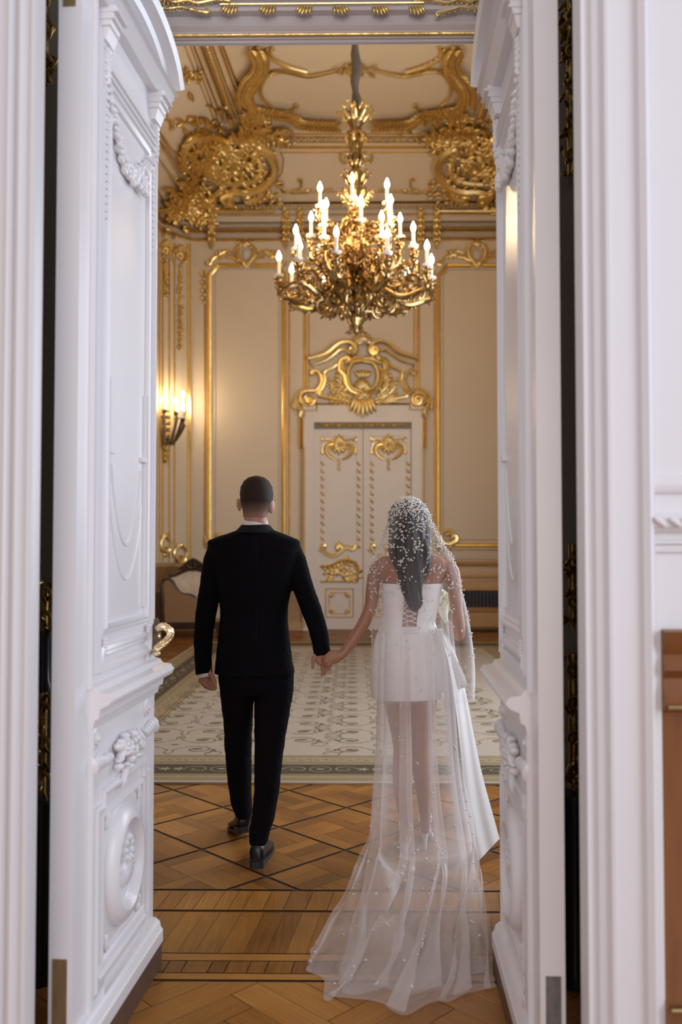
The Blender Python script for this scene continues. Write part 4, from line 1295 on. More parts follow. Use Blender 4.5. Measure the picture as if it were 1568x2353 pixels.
# ================================================================ ceiling and cove ornament
CX = 818.6
def both(fn, sides=(0, 1)):
    for q in sides:
        fn((lambda p: p) if q == 0 else (lambda p: mirx(p, CX)), 1 if q == 0 else -1)
def cluster(mb, pts_box, n, L, seed, off=0.05, pl=ROOM, mir=None):
    rnd = random.Random(seed)
    x0, y0, x1, y1 = pts_box
    for i in range(n):
        a, b = rnd.gauss(0.5, 0.24), rnd.gauss(0.5, 0.24)
        px_, py_ = x0 + (x1 - x0) * a, y0 + (y1 - y0) * b
        ang = rnd.uniform(0, 6.3); l_ = rnd.uniform(0.6, 1.2) * L
        if mir: px_, ang = 2 * mir - px_, PI - ang
        lobe(mb, pl, px_, py_, ang, l_, l_ * 0.42, l_ * 0.3, off=off)
# cove panel frame and bands
mb = MB()
cv = ROOM
frame(mb, cv, c1([(592, 842), (560, 800), (590, 755), (598, 700), (585, 668), (1270, 668), (1262, 700), (1270, 755), (1295, 800), (1260, 842)]), 2.6, 0.03, closed=True)
frame(mb, cv, c1([(600, 643), (1290, 643)]), 4.5, 0.06, closed=False)
frame(mb, cv, c1([(620, 586), (1280, 586)]), 3, 0.04, closed=False)
tc1 = trim(mb, G, 'gilded lines framing the cove panel above the far wall')
mb = MB()
for k in range(46):
    a, b = c1([(612 + 14.4 * k, 610)])[0]
    lobe(mb, cv, a, b, 0.5 * (-1) ** k, 7, 4, off=0.02); 
frame(mb, cv, c1([(600, 600), (1290, 600)]), 2, 0.03, closed=False); frame(mb, cv, c1([(600, 622), (1290, 622)]), 2, 0.03, closed=False)
mb.build('leaf_band', GD, tc1)
mb = MB()
def sc_(f, s_):
    stroke(mb, cv, curl(f(c1([(700, 842), (620, 840), (580, 820)])), -s_ * 3, s_ * 8), [1.5, 2.8, 1.8], off=0.03, sm=False)
    stroke(mb, cv, curl(f(c1([(640, 836), (672, 820), (676, 790)])), 0, -s_ * 5), [2, 1.8], off=0.03, sm=False)
    leaves(mb, cv, f(c1([(640, 838), (760, 835), (820, 830)])), 7, every=2, spread=1.0, off=0.03)
    stroke(mb, cv, curl(f(c1([(950, 665), (980, 672), (985, 695), (975, 710)])), 0, s_ * 4), [2, 2.6, 1.5], off=0.03, sm=False)
both(sc_)
mb.build('cove_scrolls', G, tc1)

# ceiling frame (big scrolled outline)
mb = MB(); mb2 = MB()
def big(f, s_):
    for P_, r in ((c1([(488, 190), (508, 240), (505, 290), (470, 340), (445, 385), (450, 430), (480, 460), (560, 478), (630, 490), (680, 520), (760, 528), (840, 530)]), [4, 5, 5, 6, 6, 5, 4, 3]),
                 (c1([(452, 190), (478, 240), (470, 290), (432, 335), (410, 390), (415, 440)]), [3, 4, 4]),):
        stroke(mb, ROOM, f(P_), r, off=0.06)
        leaves(mb, ROOM, f(P_), 15, every=2, spread=0.75, off=0.10, W=0.36, taper=False)
    for P_ in (c1([(525, 205), (540, 240), (600, 275), (660, 295), (700, 305)]), c1([(515, 335), (545, 308), (600, 302), (690, 322), (740, 320), (830, 300)])):
        stroke(mb2, ROOM, f(P_), [2.6, 4.5, 3], off=0.04)
        leaves(mb2, ROOM, f(P_), 9, every=3, spread=0.8, off=0.04, both=False)
    stroke(mb2, ROOM, curl(f(c1([(545, 232), (538, 215), (545, 200)])), 0, s_ * 3), [2.5, 2], off=0.04, sm=False)
    stroke(mb2, ROOM, f(c1([(515, 335), (498, 375), (505, 420), (540, 455)])), [3, 2.6, 3], off=0.04)
    stroke(mb2, ROOM, curl(f(c1([(600, 478), (625, 478), (655, 462)])), 0, -s_ * 4), [2.5, 2.5, 1.5], off=0.04, sm=False)
    cluster(mb, (560, 247, 610, 272) if s_ > 0 else (2 * CX - 610, 247, 2 * CX - 560, 272), 70, 15, 5, off=0.10)
both(big)
cluster(mb2, (775, 142, 868, 165), 40, 14, 9, off=0.06)
tc2 = trim(mb, GD, 'thick gilded scrolled frame on the ceiling')
mb2.build('inner_scrolled_frame', G, tc2)
mb = MB()
# longitudinal bands on the left of the ceiling (and mirrored)
def lon(f, s_):
    for a, b, w_, h in (((330, 190), (432, 470), 4, 0.05), ((312, 190), (412, 470), 3, 0.03), ((283, 190), (395, 500), 3, 0.03), ((232, 190), (352, 515), 3.5, 0.04), ((200, 190), (330, 520), 3, 0.03)):
        frame(mb, ROOM, f(c1([a, b])), w_, h, closed=False)
    A, B = c1([(258, 190)])[0], c1([(372, 505)])[0]
    for k in range(26):
        t = k / 26
        q = f([(A[0] + (B[0] - A[0]) * t, A[1] + (B[1] - A[1]) * t)])[0]
        for z_ in (-1, 1): lobe(mb, ROOM, q[0] + z_ * 3, q[1], PI / 2 - s_ * 0.35 + z_ * 0.7, 11, 6, off=0.03)
    for a, b in (((155, 190), (297, 545)), ((180, 190), (310, 540)), ((40, 560), (275, 890)), ((50, 700), (230, 940)), ((35, 590), (250, 900))):
        frame(mb, ROOM, f(c1([a, b])), 3.2, 0.035, closed=False)
    for c, R in (((150, 320), 12), ((215, 325), 10)):
        q = f(c1([c]))[0]
        stroke(mb, ROOM, spiral(q[0], q[1], R, 1, 1.6, s_), [3, 2], off=0.04, sm=False)
    q = f(c1([(180, 330)]))[0]
    cluster(mb, (q[0] - 28, q[1] - 10, q[0] + 24, q[1] + 12), 26, 11, 3, off=0.04)
both(lon)
tc3 = trim(mb, G, 'gilded ribs running along the ceiling sides')

# corner cartouches of the cove
def corner(mir, label):
    f = (lambda p: p) if mir is None else (lambda p: mirx(p, CX))
    s_ = 1 if mir is None else -1
    q = f([(520, 370)])[0]
    root = empty('corner_cartouche', ROOM.hit(*q)[0], label, 'ceiling ornament')
    A, B, C_, D = MB(), MB(), MB(), MB()
    for P_, r, c0, c1_ in (
        (c1([(150, 735), (135, 680), (155, 615), (210, 580), (280, 580), (320, 600)]), [5, 8, 8, 7], 0, s_ * 8),
        (c1([(500, 640), (545, 680), (558, 740), (520, 800), (450, 830), (380, 830), (330, 850), (350, 880)]), [6, 9, 8, 7, 6], -s_ * 10, s_ * -7),
        (c1([(470, 660), (500, 710), (480, 770), (410, 790), (330, 790), (270, 770)]), [4, 6, 6, 4], 0, s_ * 6),
        (c1([(200, 760), (180, 700), (200, 640), (250, 620), (300, 640)]), [3, 5, 5, 4], 0, s_ * 6),
        (c1([(440, 870), (490, 860), (520, 830), (510, 800)]), [4, 6, 4], s_ * 6, 0)):
        stroke(A, ROOM, curl(f(P_), c0, c1_), r, off=0.10, sm=False)
        leaves(A, ROOM, f(P_), 13, every=3, spread=0.9, off=0.10)
    fx = lambda b: b if mir is None else (2 * CX - b[2], b[1], 2 * CX - b[0], b[3])
    cluster(B, fx((415, 310, 600, 420)), 260, 19, 21, off=0.12)
    cluster(B, fx((530, 262, 665, 345)), 170, 17, 22, off=0.12)
    cluster(B, fx((380, 250, 560, 330)), 60, 16, 27, off=0.05)
    for (cx, cy), R in (((420, 545), 14), ((480, 640), 12), ((245, 650), 12), ((400, 720), 14), ((300, 700), 11), ((520, 590), 11), ((365, 860), 12), ((215, 600), 9), ((580, 600), 8)):
        g = f(c1([(cx, cy)]))[0]
        stroke(B, ROOM, spiral(g[0], g[1], R, cx, 1.6, s_ if (cx + cy) % 2 else -s_), [4.5, 2.5], off=0.14, sm=False)
    cluster(C_, fx((355, 410, 510, 530)), 260, 18, 23, off=0.12)
    cluster(C_, fx((560, 400, 650, 470)), 60, 14, 29, off=0.08)
    for (cx, cy), R in (((210, 930), 16), ((230, 850), 12), ((100, 900), 12), ((170, 800), 11), ((90, 960), 12), ((290, 870), 9)):
        g = f(c1([(cx, cy)]))[0]
        stroke(C_, ROOM, spiral(g[0], g[1], R, cx, 1.5, -s_ if cx % 2 else s_), [5, 3], off=0.13, sm=False)
    stroke(C_, ROOM, f(c1([(270, 900), (300, 905), (560, 905)])), [5, 3], off=0.15)
    g = f(c1([(205, 940)]))[0]
    h, n = ROOM.hit(*g)
    D.ell(h + n * 0.12, V((0.11, 0.02, 0)), n * 0.05, V((0, 0, 0.13)), 14, 9)
    A.build('c_scrolls', G, root); B.build('rocaille_foliage', GD, root); C_.build('lower_foliage', GD, root); D.build('cabochon', 'cream_band', root)
corner(None, 'large gilded rocaille cartouche in the left corner of the ceiling')
corner(1, 'large gilded rocaille cartouche in the right corner of the ceiling')

# ================================================================ chandelier
CHY = 10.0
CP = at(818, 700, CHY)
def zc(py): return at(818, py, CHY).z
def chandelier():
    root = empty('chandelier', (CP.x, CHY, zc(765)), 'large gilt bronze chandelier with lit candle bulbs in four tiers', 'chandelier')
    b = (CP.x, CHY, 0)
    mb = MB()
    prof = [(0.0, zc(768)), (0.035, zc(764)), (0.05, zc(752)), (0.085, zc(742)), (0.10, zc(734)), (0.06, zc(724)), (0.035, zc(716)), (0.07, zc(705)), (0.15, zc(692)), (0.13, zc(682)), (0.06, zc(672)), (0.07, zc(655)), (0.12, zc(640)), (0.10, zc(625)), (0.06, zc(610)), (0.09, zc(590)), (0.135, zc(560)), (0.12, zc(530)), (0.06, zc(510)), (0.055, zc(490)), (0.10, zc(470)), (0.08, zc(450)), (0.06, zc(430)), (0.09, zc(415)), (0.07, zc(395)), (0.035, zc(385)), (0.055, zc(360)), (0.07, zc(330)), (0.055, zc(310)), (0.06, zc(292)), (0.10, zc(280)), (0.11, zc(262)), (0.05, zc(250)), (0.0, zc(246))]
    mb.lathe(prof, b, 24, 0.10, 8)
    mb.build('central_stem', 'chandelier', root)
    def ringleaves(mb, r, z, n, L, up, out, w_=0.35):
        for k in range(n):
            a = 2 * PI * k / n + z
            d = V((math.cos(a), math.sin(a), 0)); ax = (d * out + V((0, 0, up))).normalized() * L
            c = V((CP.x, CHY, z)) + d * r + ax
            t = V((-math.sin(a), math.cos(a), 0))
            mb.ell(c, ax, t * L * w_, ax.cross(t).normalized() * L * 0.2, 8, 6)
            tip = c + ax
            mb.tube([tip - d * 0.02, tip + d * L * 0.3 + V((0, 0, up * L * 0.1)), tip + d * L * 0.5 - V((0, 0, L * 0.3))], [L * 0.22, L * 0.1], 6)
    for nm, lst in (('crown', ((0.07, zc(285), 8, 0.09, 1, 0.8), (0.05, zc(262), 6, 0.07, 1, 1.2), (0.06, zc(300), 8, 0.05, -1, 0.5))), ('upper_leaves', ((0.05, zc(385), 7, 0.07, 1, 0.35), (0.04, zc(350), 6, 0.10, 1, 0.2), (0.03, zc(330), 6, 0.10, -1, 0.15), (0.08, zc(425), 8, 0.07, 1, 0.6), (0.07, zc(470), 9, 0.08, 1, 0.8), (0.05, zc(445), 9, 0.06, -1, 0.8))), ('lower_leaves', ((0.09, zc(560), 9, 0.09, 1, 0.4), (0.10, zc(590), 9, 0.08, -1, 0.4), (0.10, zc(690), 9, 0.09, 1, 1.0), (0.08, zc(735), 7, 0.07, 1, 0.8), (0.05, zc(720), 8, 0.06, 1, 0.6), (0.05, zc(745), 8, 0.05, -1, 0.5)))):
        mb = MB()
        for r, z, n, L, up, out in lst: ringleaves(mb, r, z, n, L, up, out)
        if nm == 'crown':
            for k in range(6):
                a = k * PI / 3 + 0.3; d = V((math.cos(a), math.sin(a), 0))
                for zz_, R_ in ((zc(268), 0.062), (zc(318), 0.045)):
                    c = V((CP.x, CHY, zz_)) + d * (0.085 if R_ > 0.05 else 0.07)
                    mb.tube([c + d * (R_ * (1 - q / 22) * math.cos(q * 0.45 - 1.2)) + V((0, 0, R_ * (1 - q / 22) * math.sin(q * 0.45 - 1.2))) for q in range(18)], [0.024, 0.012], 8)
        mb.build(nm, 'gold' if nm == 'crown' else 'chandelier', root)
    # cherub-like scroll brackets around the crown
    def arm_mesh(R, zb, zp, dip, seed, rr=0.020):
        """arm from stem at z=zb out to pan at (R, zp), dipping"""
        rnd = random.Random(seed)
        mb = MB()
        pts = [(0.06, 0, zb), (R * 0.22, 0.02, zb + 0.06), (R * 0.42, -0.02, zb - dip * 0.3), (R * 0.66, 0, zb - dip), (R * 0.88, 0.03, zb - dip * 0.7), (R * 1.0, 0.0, zp - 0.22), (R * 0.97, 0, zp - 0.10), (R, 0, zp - 0.02)]
        P = catmull(pts, 6)
        mb.tube(P, [rr * 1.3, rr * 1.1, rr * 1.5, rr * 1.9, rr * 1.4, rr * 1.0, rr * 0.8], 8)
        # counter scrolls
        for c, r0, d in ((V((R * 0.55, 0, zb - dip * 0.1)), R * 0.15, 1), (V((R * 0.80, 0, zb - dip * 0.2)), R * 0.14, -1), (V((R * 0.27, 0, zb + 0.04)), R * 0.14, -1), (V((R * 0.42, 0, zb - dip * 1.1)), R * 0.12, 1)):
            sp = [c + V((math.cos(d * k * 0.5 + 3) * r0 * (1 - k / 22), 0.012 * math.sin(k), math.sin(d * k * 0.5 + 3) * r0 * (1 - k / 22))) for k in range(18)]
            mb.tube(sp, [rr * 1.05, rr * 0.6], 7)
        for i in range(4, len(P) - 2, 2):
            t = (P[i + 1] - P[i - 1]).normalized()
            for q in range(2):
                sd = (V((0, 1, 0)) * rnd.uniform(-1, 1) + t.cross(V((0, 1, 0))) * rnd.uniform(-1, 1)).normalized()
                L = rnd.uniform(0.03, 0.055)
                ax = (t * 0.6 + sd).normalized() * L
                mb.ell(P[i] + ax * 0.9, ax, ax.cross(t).normalized() * L * 0.4, t * L * 0.25, 7, 5)
        for k in range(6):
            a = k * PI / 3
            ax = V((math.cos(a) * 0.03, math.sin(a) * 0.03, 0.012))
            mb.ell(V((R, 0, zp - 0.10)) + ax, ax, V((-math.sin(a), math.cos(a), 0)) * 0.016, V((0, 0, 0.01)), 6, 5)
        mb.lathe([(0.012, -0.13), (0.03, -0.11), (0.04, -0.06), (0.022, -0.03), (0.03, -0.012)], (R, 0, zp), 12)
        return mb
    def candle_parts(R, zp, bulbm):
        pan, can, bul = MB(), MB(), MB()
        pan.lathe([(0.0, -0.006), (0.035, -0.012), (0.052, 0.0), (0.056, 0.018), (0.046, 0.012), (0.02, 0.006), (0.0, 0.006)], (R, 0, zp), 14, 0.05, 7)
        can.lathe([(0.019, 0.005), (0.019, 0.17), (0.012, 0.175)], (R, 0, zp), 12)
        bul.lathe([(0.012, 0.172), (0.022, 0.188), (0.028, 0.208), (0.025, 0.232), (0.014, 0.258), (0.002, 0.285)], (R, 0, zp), 12)
        return pan, can, bul
    z0 = zc(765)
    Zs = lambda py: zc(py) - z0
    tiers = [  # radius, pan z (at the ring centre), arm root z, dip, count, phase
        (0.86, Zs(636), Zs(664), 0.16, 10, 0.10),
        (0.70, Zs(590), Zs(640), 0.16, 8, 0.34),
        (0.50, Zs(545), Zs(590), 0.12, 8, 0.05),
        (0.44, Zs(490), Zs(526), 0.10, 6, 0.42)]
    for ti, (R, zp, zb, dip, n, ph) in enumerate(tiers):
        am = arm_mesh(R, zb, zp, dip, ti, 0.021 if ti < 2 else 0.017)
        a0 = am.build('candle_arm', 'chandelier', local=True)
        a0.parent = root
        subs = []
        for (mb_, nm, mt) in zip(candle_parts(R, zp, 'bulb'), ('drip_pan', 'candle', 'bulb'), ('porcelain', 'candle', 'bulb')):
            s0 = mb_.build(nm, mt, local=True); s0.parent = a0; subs.append(s0)
        a0.rotation_euler = (0, 0, ph)
        for k in range(1, n):
            c = a0.copy(); col.objects.link(c); c.parent = root
            c.rotation_euler = (0, 0, ph + 2 * PI * k / n + 0.06 * math.sin(k * 2.3))
            for s0 in subs:
                d = s0.copy(); col.objects.link(d); d.parent = c
    # cord sleeve up to the ceiling
    mb = MB()
    P = [(CP.x + 0.012 * math.sin(k * 1.7), CHY, zc(252) + (8.07 - zc(252)) * k / 16) for k in range(17)]
    mb.tube(P, [0.05 + 0.018 * math.sin(k * 2.1) * math.sin(k * 0.7) for k in range(17)], 10)
    mb.build('hanging_sleeve', 'sleeve', root, label='crumpled grey cloth sleeve over the chain')
chandelier()

# ================================================================ wall sconce in the left corner
def sconce():
    p = CHP.hit(377, 985)[0]
    n = CHP.n
    t = V((n.y, -n.x, 0)) * -1
    if t.x < 0: t = -t
    root = empty('wall_sconce', p, 'gilt bronze wall sconce with lit candle bulbs in the left corner', 'sconce')
    s_ = p.y / F
    mb = MB()
    for k, (dy, r) in enumerate(((-45, 7), (-30, 9), (-15, 8), (0, 10), (15, 8), (30, 6), (45, 6), (60, 4), (72, 3))):
        mb.ell(p + n * 0.04 + V((0, 0, -dy * s_)), t * r * s_, n * 0.05, V((0, 0, 9 * s_)), 8, 6)
        for q in (-1, 1): mb.ell(p + n * 0.07 + t * q * r * s_ * 0.7 + V((0, 0, -dy * s_)), t * q * 4 * s_ + V((0, 0, 5 * s_)), n * 0.02, V((0, 0, 5 * s_)) - t * q * 2 * s_, 6, 5)
    mb.build('back_plate', 'gold_deep', root)
    arms = [(at(420, 937, 1), 0, 0)]
    for px_, py_, dep in ((405, 946, 0.30), (421, 932, 0.20), (420, 962, 0.42), (378, 942, 0.35)):
        e0 = at(px_, py_, p.y - dep * 0.6)
        st = p + n * 0.06 + V((0, 0, -(1010 - 985) * s_))
        mid = (st + e0) * 0.5; mid.z = min(st.z, e0.z) - 0.06
        mb = MB()
        P = catmull([st, st + n * 0.10 + V((0, 0, -0.03)), mid, V((e0.x, e0.y, e0.z - 0.16)) + (e0 - st) * 0.05, V((e0.x, e0.y, e0.z - 0.07)), e0], 5)
        mb.tube(P, [0.02, 0.024, 0.026, 0.02, 0.014], 8)
        for i in range(2, len(P) - 2, 2):
            d = V((math.sin(i * 2.2), math.cos(i * 1.7), math.sin(i))).normalized() * 0.045
            mb.ell(P[i] + d * 0.7, d, d.cross(V((0, 0, 1))).normalized() * 0.018, d.cross(V((1, 0, 0))).normalized() * 0.012, 7, 5)
        mb.lathe([(0.01, -0.08), (0.032, -0.05), (0.045, -0.02), (0.03, 0.0)], e0, 10)
        a = mb.build('candle_arm', 'bronze', root)
        mb = MB(); mb.lathe([(0.0, -0.004), (0.05, 0.0), (0.055, 0.014), (0, 0.008)], e0, 12); mb.build('drip_pan', 'porcelain', a)
        mb = MB(); mb.lathe([(0.018, 0.005), (0.018, 0.14), (0.012, 0.145)], e0, 10); mb.build('candle', 'candle', a)
        mb = MB(); mb.lathe([(0.010, 0.142), (0.022, 0.16), (0.026, 0.18), (0.020, 0.205), (0.002, 0.235)], e0, 12); mb.build('bulb', 'bulb_sconce', a)
sconce()

# ================================================================ settee in the corner
def settee():
    Y0 = 14.05
    A = lambda px_, py_, Y=Y0: at(px_, py_, Y)
    root = empty('settee', (A(430, 1440).x, Y0 + 0.3, 0), 'carved walnut settee with tan side and cream brocade back in the far left corner', 'settee')
    out = [(380, 1432), (377, 1400), (375, 1345), (379, 1334), (387, 1332), (396, 1337), (406, 1354), (417, 1365), (436, 1368), (448, 1374), (456, 1390), (470, 1394), (470, 1434)]
    mb = MB(); mb.prism([A(*q) for q in out], (0, 0.10, 0)); mb.build('arm_panel', 'uph_brown', root, smooth=False, label='tan upholstered arm side')
    mb = MB()
    mb.tube(catmull([A(a, b, Y0 + 0.03) for a, b in out[1:]], 5), [0.034, 0.034, 0.03, 0.03, 0.034], 10)
    mb.build('arm_rail', 'wood_dark', root, label='dark walnut curved rail')
    mb = MB()
    mb.tube(catmull([A(a, b, Y0 + 0.02) for a, b in [(371, 1340), (374, 1370), (373, 1400), (375, 1430)]], 4), [0.03, 0.045, 0.03], 8)
    mb.build('back_post', 'wood_dark', root)
    mb = MB()
    P0, P1 = V((A(378, 1434).x, Y0 - 0.01, A(378, 1446).z)), V((A(505, 1434).x, Y0 + 0.12, A(378, 1430).z))
    mb.box(P0, P1); mb.build('seat_rail', 'wood_dark', root, smooth=False)
    for px_ in (382, 470, 500):
        mb = MB(); c = A(px_, 1440); mb.tube([(c.x, Y0 + 0.05, P0.z + 0.02), (c.x + 0.01, Y0 + 0.04, 0.06), (c.x - 0.015, Y0 + 0.03, 0.0)], [0.035, 0.022, 0.028], 8); mb.build('leg', 'wood_dark', root)
    # back: from near-left to far-right
    b0, b1 = V((A(386, 1400).x, Y0 + 0.12, 0)), V((at(492, 1400, 14.85).x, 14.85, 0))
    d = (b1 - b0); nn = V((d.y, -d.x, 0)).normalized()
    mb = MB(); rows = []
    for i in range(17):
        t = i / 16
        top = 0.95 + 0.10 * math.sin(PI * t) ** 2
        rows.append([b0 + d * t + V((0, 0, 0.38 + (top - 0.38) * j / 8)) + nn * (0.05 * math.sin(PI * j / 8) + 0.02 * abs(math.sin(i * PI / 4)) * math.sin(PI * j / 8)) for j in range(9)])
    rb = [[p - nn * 0.12 for p in r] for r in rows]
    mb.grid(rows); mb.grid([r for r in rb]); mb.grid([[a, b] for a, b in zip([r[-1] for r in rows], [r[-1] for r in rb])]); 
    mb.build('backrest', 'uph_cream', root, label='cream brocade tufted backrest')
    mb = MB()
    cr = [b0 + d * (i / 20) + V((0, 0, 0.96 + 0.10 * math.sin(PI * i / 20) ** 2)) for i in range(21)]
    mb.tube(cr, 0.028, 8)
    c = b0 + d * 0.5 + V((0, 0, 1.07)); u = d.normalized()
    cresto = [(-0.34, 0.0), (-0.24, 0.04), (-0.15, 0.10), (-0.08, 0.14), (0, 0.17), (0.08, 0.14), (0.15, 0.10), (0.24, 0.04), (0.34, 0.0), (0.15, -0.04), (-0.15, -0.04)]
    mb.prism([c + u * a + V((0, 0, b_ )) + nn * 0.03 for a, b_ in cresto], -nn * 0.05)
    for q in (-1, 1):
        mb.tube([c + u * q * (0.10 + 0.05 * math.cos(k * 0.6) * (1 - k / 14)) + V((0, 0, 0.03 + 0.05 * math.sin(k * 0.6) * (1 - k / 14))) + nn * 0.04 for k in range(12)], [0.016, 0.01], 7)
    for k in range(5): mb.ell(c + V((0, 0, 0.02 + 0.03 * k)) + nn * 0.045, u * (0.035 - 0.005 * k), nn * 0.02, V((0, 0, 0.02)), 8, 5)
    mb.build('crest_rail', 'wood_dark', root, label='dark carved crest rail')
    mb = MB()
    s0 = [V((b0.x, Y0 + 0.12, 0)), V((A(503, 1400).x, Y0 + 0.12, 0)), V((at(512, 1400, 14.75).x, 14.75, 0)), V((b1.x, b1.y, 0))]
    mb.prism([p + V((0, 0, 0.30)) for p in s0], (0, 0, 0.13)); o = mb.build('seat', 'uph_cream', root, smooth=False)
settee()

# ================================================================ rug
def rug():
    X0, X1, Y0, Y1 = -2.30, 2.52, 5.62, 13.45
    root = empty('area_rug', ((X0 + X1) / 2, Y0, 0), 'large cream rug with olive scrollwork and a dark floral border', 'rug')
    H = 0.012
    def slab(name, a, b, m, lab=None):
        """ring between inset a and b (b None = filled)"""
        mb = MB()
        o = [(X0 + a, Y0 + a), (X1 - a, Y0 + a), (X1 - a, Y1 - a), (X0 + a, Y1 - a)]
        if b is None:
            mb.prism([(x_, y_, H) for x_, y_ in o], (0, 0, -H + 0.001))
        else:
            i = [(X0 + b, Y0 + b), (X1 - b, Y0 + b), (X1 - b, Y1 - b), (X0 + b, Y1 - b)]
            for k in range(4):
                j = (k + 1) % 4
                q = [(*o[k], H), (*o[j], H), (*i[j], H), (*i[k], H)]
                mb.hexa([(x_, y_, 0.001) for x_, y_, _ in q] + q)
        return mb.build(name, m, root, smooth=False, label=lab)
    slab('field', 0.70, None, 'rug_field', 'cream field with olive scrolls')
    slab('inner_guard', 0.46, 0.70, 'rug_guard', 'sand coloured inner band')
    slab('main_border', 0.19, 0.46, 'rug_dark', 'dark brown floral border')
    slab('outer_guard', 0.03, 0.19, 'rug_guard')
    slab('fringe', 0.0, 0.03, 'rug_field')
    # line work
    fa, fb, bd = MB(), MB(), MB()
    def flat_path(mb, pts, w_, z=H + 0.0008):
        P = [V((a, b, z)) for a, b in pts]; n = len(P); rows = []
        W_ = interp(w_ if isinstance(w_, list) else [w_, w_], n)
        for i in range(n):
            t = P[min(i + 1, n - 1)] - P[max(i - 1, 0)]; t.normalize()
            s_ = V((-t.y, t.x, 0)) * (W_[i] / 2)
            rows.append([P[i] - s_, P[i] + s_])
        mb.grid(rows)
    def leaf2(mb, x_, y_, a, L, W_, z=H + 0.0012):
        n = 8; p = []
        for k in range(n):
            q = 2 * PI * k / n
            u_, v_ = L / 2 + L / 2 * math.cos(q), W_ / 2 * math.sin(q)
            p.append((x_ + u_ * math.cos(a) - v_ * math.sin(a), y_ + u_ * math.sin(a) + v_ * math.cos(a), z))
        b = len(mb.v); mb.v.extend(p); mb.addf(*range(b, b + n))
    cw, ch = 0.74, 0.62
    nx, ny = int((X1 - X0 - 1.4) / cw), int((Y1 - Y0 - 1.4) / ch)
    for i in range(nx + 1):
        for j in range(ny + 1):
            cx, cy = X0 + 0.62 + cw * (i + 0.5) , Y0 + 0.72 + ch * (j + 0.5 + 0.5 * (i % 2))
            if cx > X1 - 1.05 or cy > Y1 - 1.0: continue
            for q in (-1, 1):
                for r_ in (-1, 1):
                    sx, sy = cx + q * 0.19, cy + r_ * 0.15
                    sp = [(sx + q * 0.115 * (1 - 0.8 * k / 20) * math.cos(-2.6 + k * 0.42), sy + r_ * 0.105 * (1 - 0.8 * k / 20) * math.sin(-2.6 + k * 0.42)) for k in range(21)]
                    flat_path(fa, sp, [0.014, 0.022, 0.014])
                    leaf2(fb, sx - 0.04, sy, 0.3 * q, 0.085, 0.05)
                    sp2 = [(cx + q * (0.34 - 0.10 * (1 - 0.75 * k / 16) * math.cos(-2.2 + k * 0.42)), cy + r_ * (0.27 - 0.085 * (1 - 0.75 * k / 16) * math.sin(-2.2 + k * 0.42))) for k in range(17)]
                    flat_path(fa, sp2, [0.008, 0.015, 0.008]); leaf2(fb, cx + q * 0.30, cy + r_ * 0.17, 0.9 * q * r_, 0.055, 0.022)
                    flat_path(fa, [(cx, cy + r_ * 0.30), (cx + q * 0.03, cy + r_ * 0.24), (cx + q * 0.02, cy + r_ * 0.17), (cx + q * 0.08, cy + r_ * 0.10)], [0.008, 0.016, 0.008])
                    flat_path(fa, [(sx + q * 0.10, sy - r_ * 0.02), (sx + q * 0.15, sy + r_ * 0.06), (cx + q * 0.37, sy + r_ * 0.02)], [0.014, 0.010, 0.006])
                    for l_ in range(3): leaf2(fb, sx + q * (0.08 + 0.03 * l_), sy + r_ * (0.09 - 0.05 * l_), q * r_ * (0.6 + l_), 0.045, 0.018)
            leaf2(fb, cx - 0.03, cy, 0, 0.06, 0.03); leaf2(fb, cx, cy + 0.2, PI / 2, 0.05, 0.025)
    def border_motif(t, u_):
        pass
    L_ = X1 - X0
    def side_path(o, ex_, ey_, length):
        n = int(length / 0.62)
        for k in range(n):
            c = k * length / n + length / n / 2
            f = lambda a, b: (o[0] + ex_[0] * (c + a) + ey_[0] * b, o[1] + ex_[1] * (c + a) + ey_[1] * b)
            for q in (-1, 1):
                sp = [f(q * (0.16 + 0.085 * (1 - k2 / 22) * math.cos(k2 * 0.45)), 0.135 * 1 + 0.075 * (1 - k2 / 22) * math.sin(k2 * 0.45)) for k2 in range(18)]
                flat_path(bd, sp, [0.006, 0.009, 0.005])
                for a_ in range(5):
                    x_, y_ = f(q * 0.28, 0.135); leaf2(bd, x_, y_, a_ * 1.256 + math.atan2(ex_[1], ex_[0]), 0.04, 0.02)
            ci = [f(0.07 * math.cos(a_ * PI / 8), 0.135 + 0.07 * math.sin(a_ * PI / 8)) for a_ in range(17)]
            flat_path(bd, ci, 0.006); x_, y_ = f(-0.03, 0.135); leaf2(bd, x_, y_, math.atan2(ex_[1], ex_[0]), 0.06, 0.03)
    side_path((X0 + 0.46, Y0 + 0.19), (1, 0), (0, 1), L_ - 0.92)
    side_path((X0 + 0.19, Y1 - 0.46), (0, -1), (1, 0), Y1 - Y0 - 0.92)
    side_path((X1 - 0.19, Y0 + 0.46), (0, 1), (-1, 0), Y1 - Y0 - 0.92)
    gl = MB()
    for a in (0.062, 0.10, 0.165, 0.20, 0.45, 0.49, 0.515, 0.66, 0.70):
        o = [(X0 + a, Y0 + a), (X1 - a, Y0 + a), (X1 - a, Y1 - a), (X0 + a, Y1 - a), (X0 + a, Y0 + a)]
        for k in range(4): flat_path(gl, [o[k], o[k + 1]], 0.010 if a not in (0.20, 0.45) else 0.016)
    for k in range(60):
        leaf2(gl, X0 + 0.75 + k * 0.056, Y0 + 0.58, 0.5 * (-1) ** k, 0.04, 0.014)
        leaf2(gl, X0 + 0.58, Y0 + 0.8 + k * 0.1, PI / 2 + 0.5 * (-1) ** k, 0.06, 0.016); leaf2(gl, X1 - 0.58, Y0 + 0.8 + k * 0.1, PI / 2 + 0.5 * (-1) ** k, 0.06, 0.016)
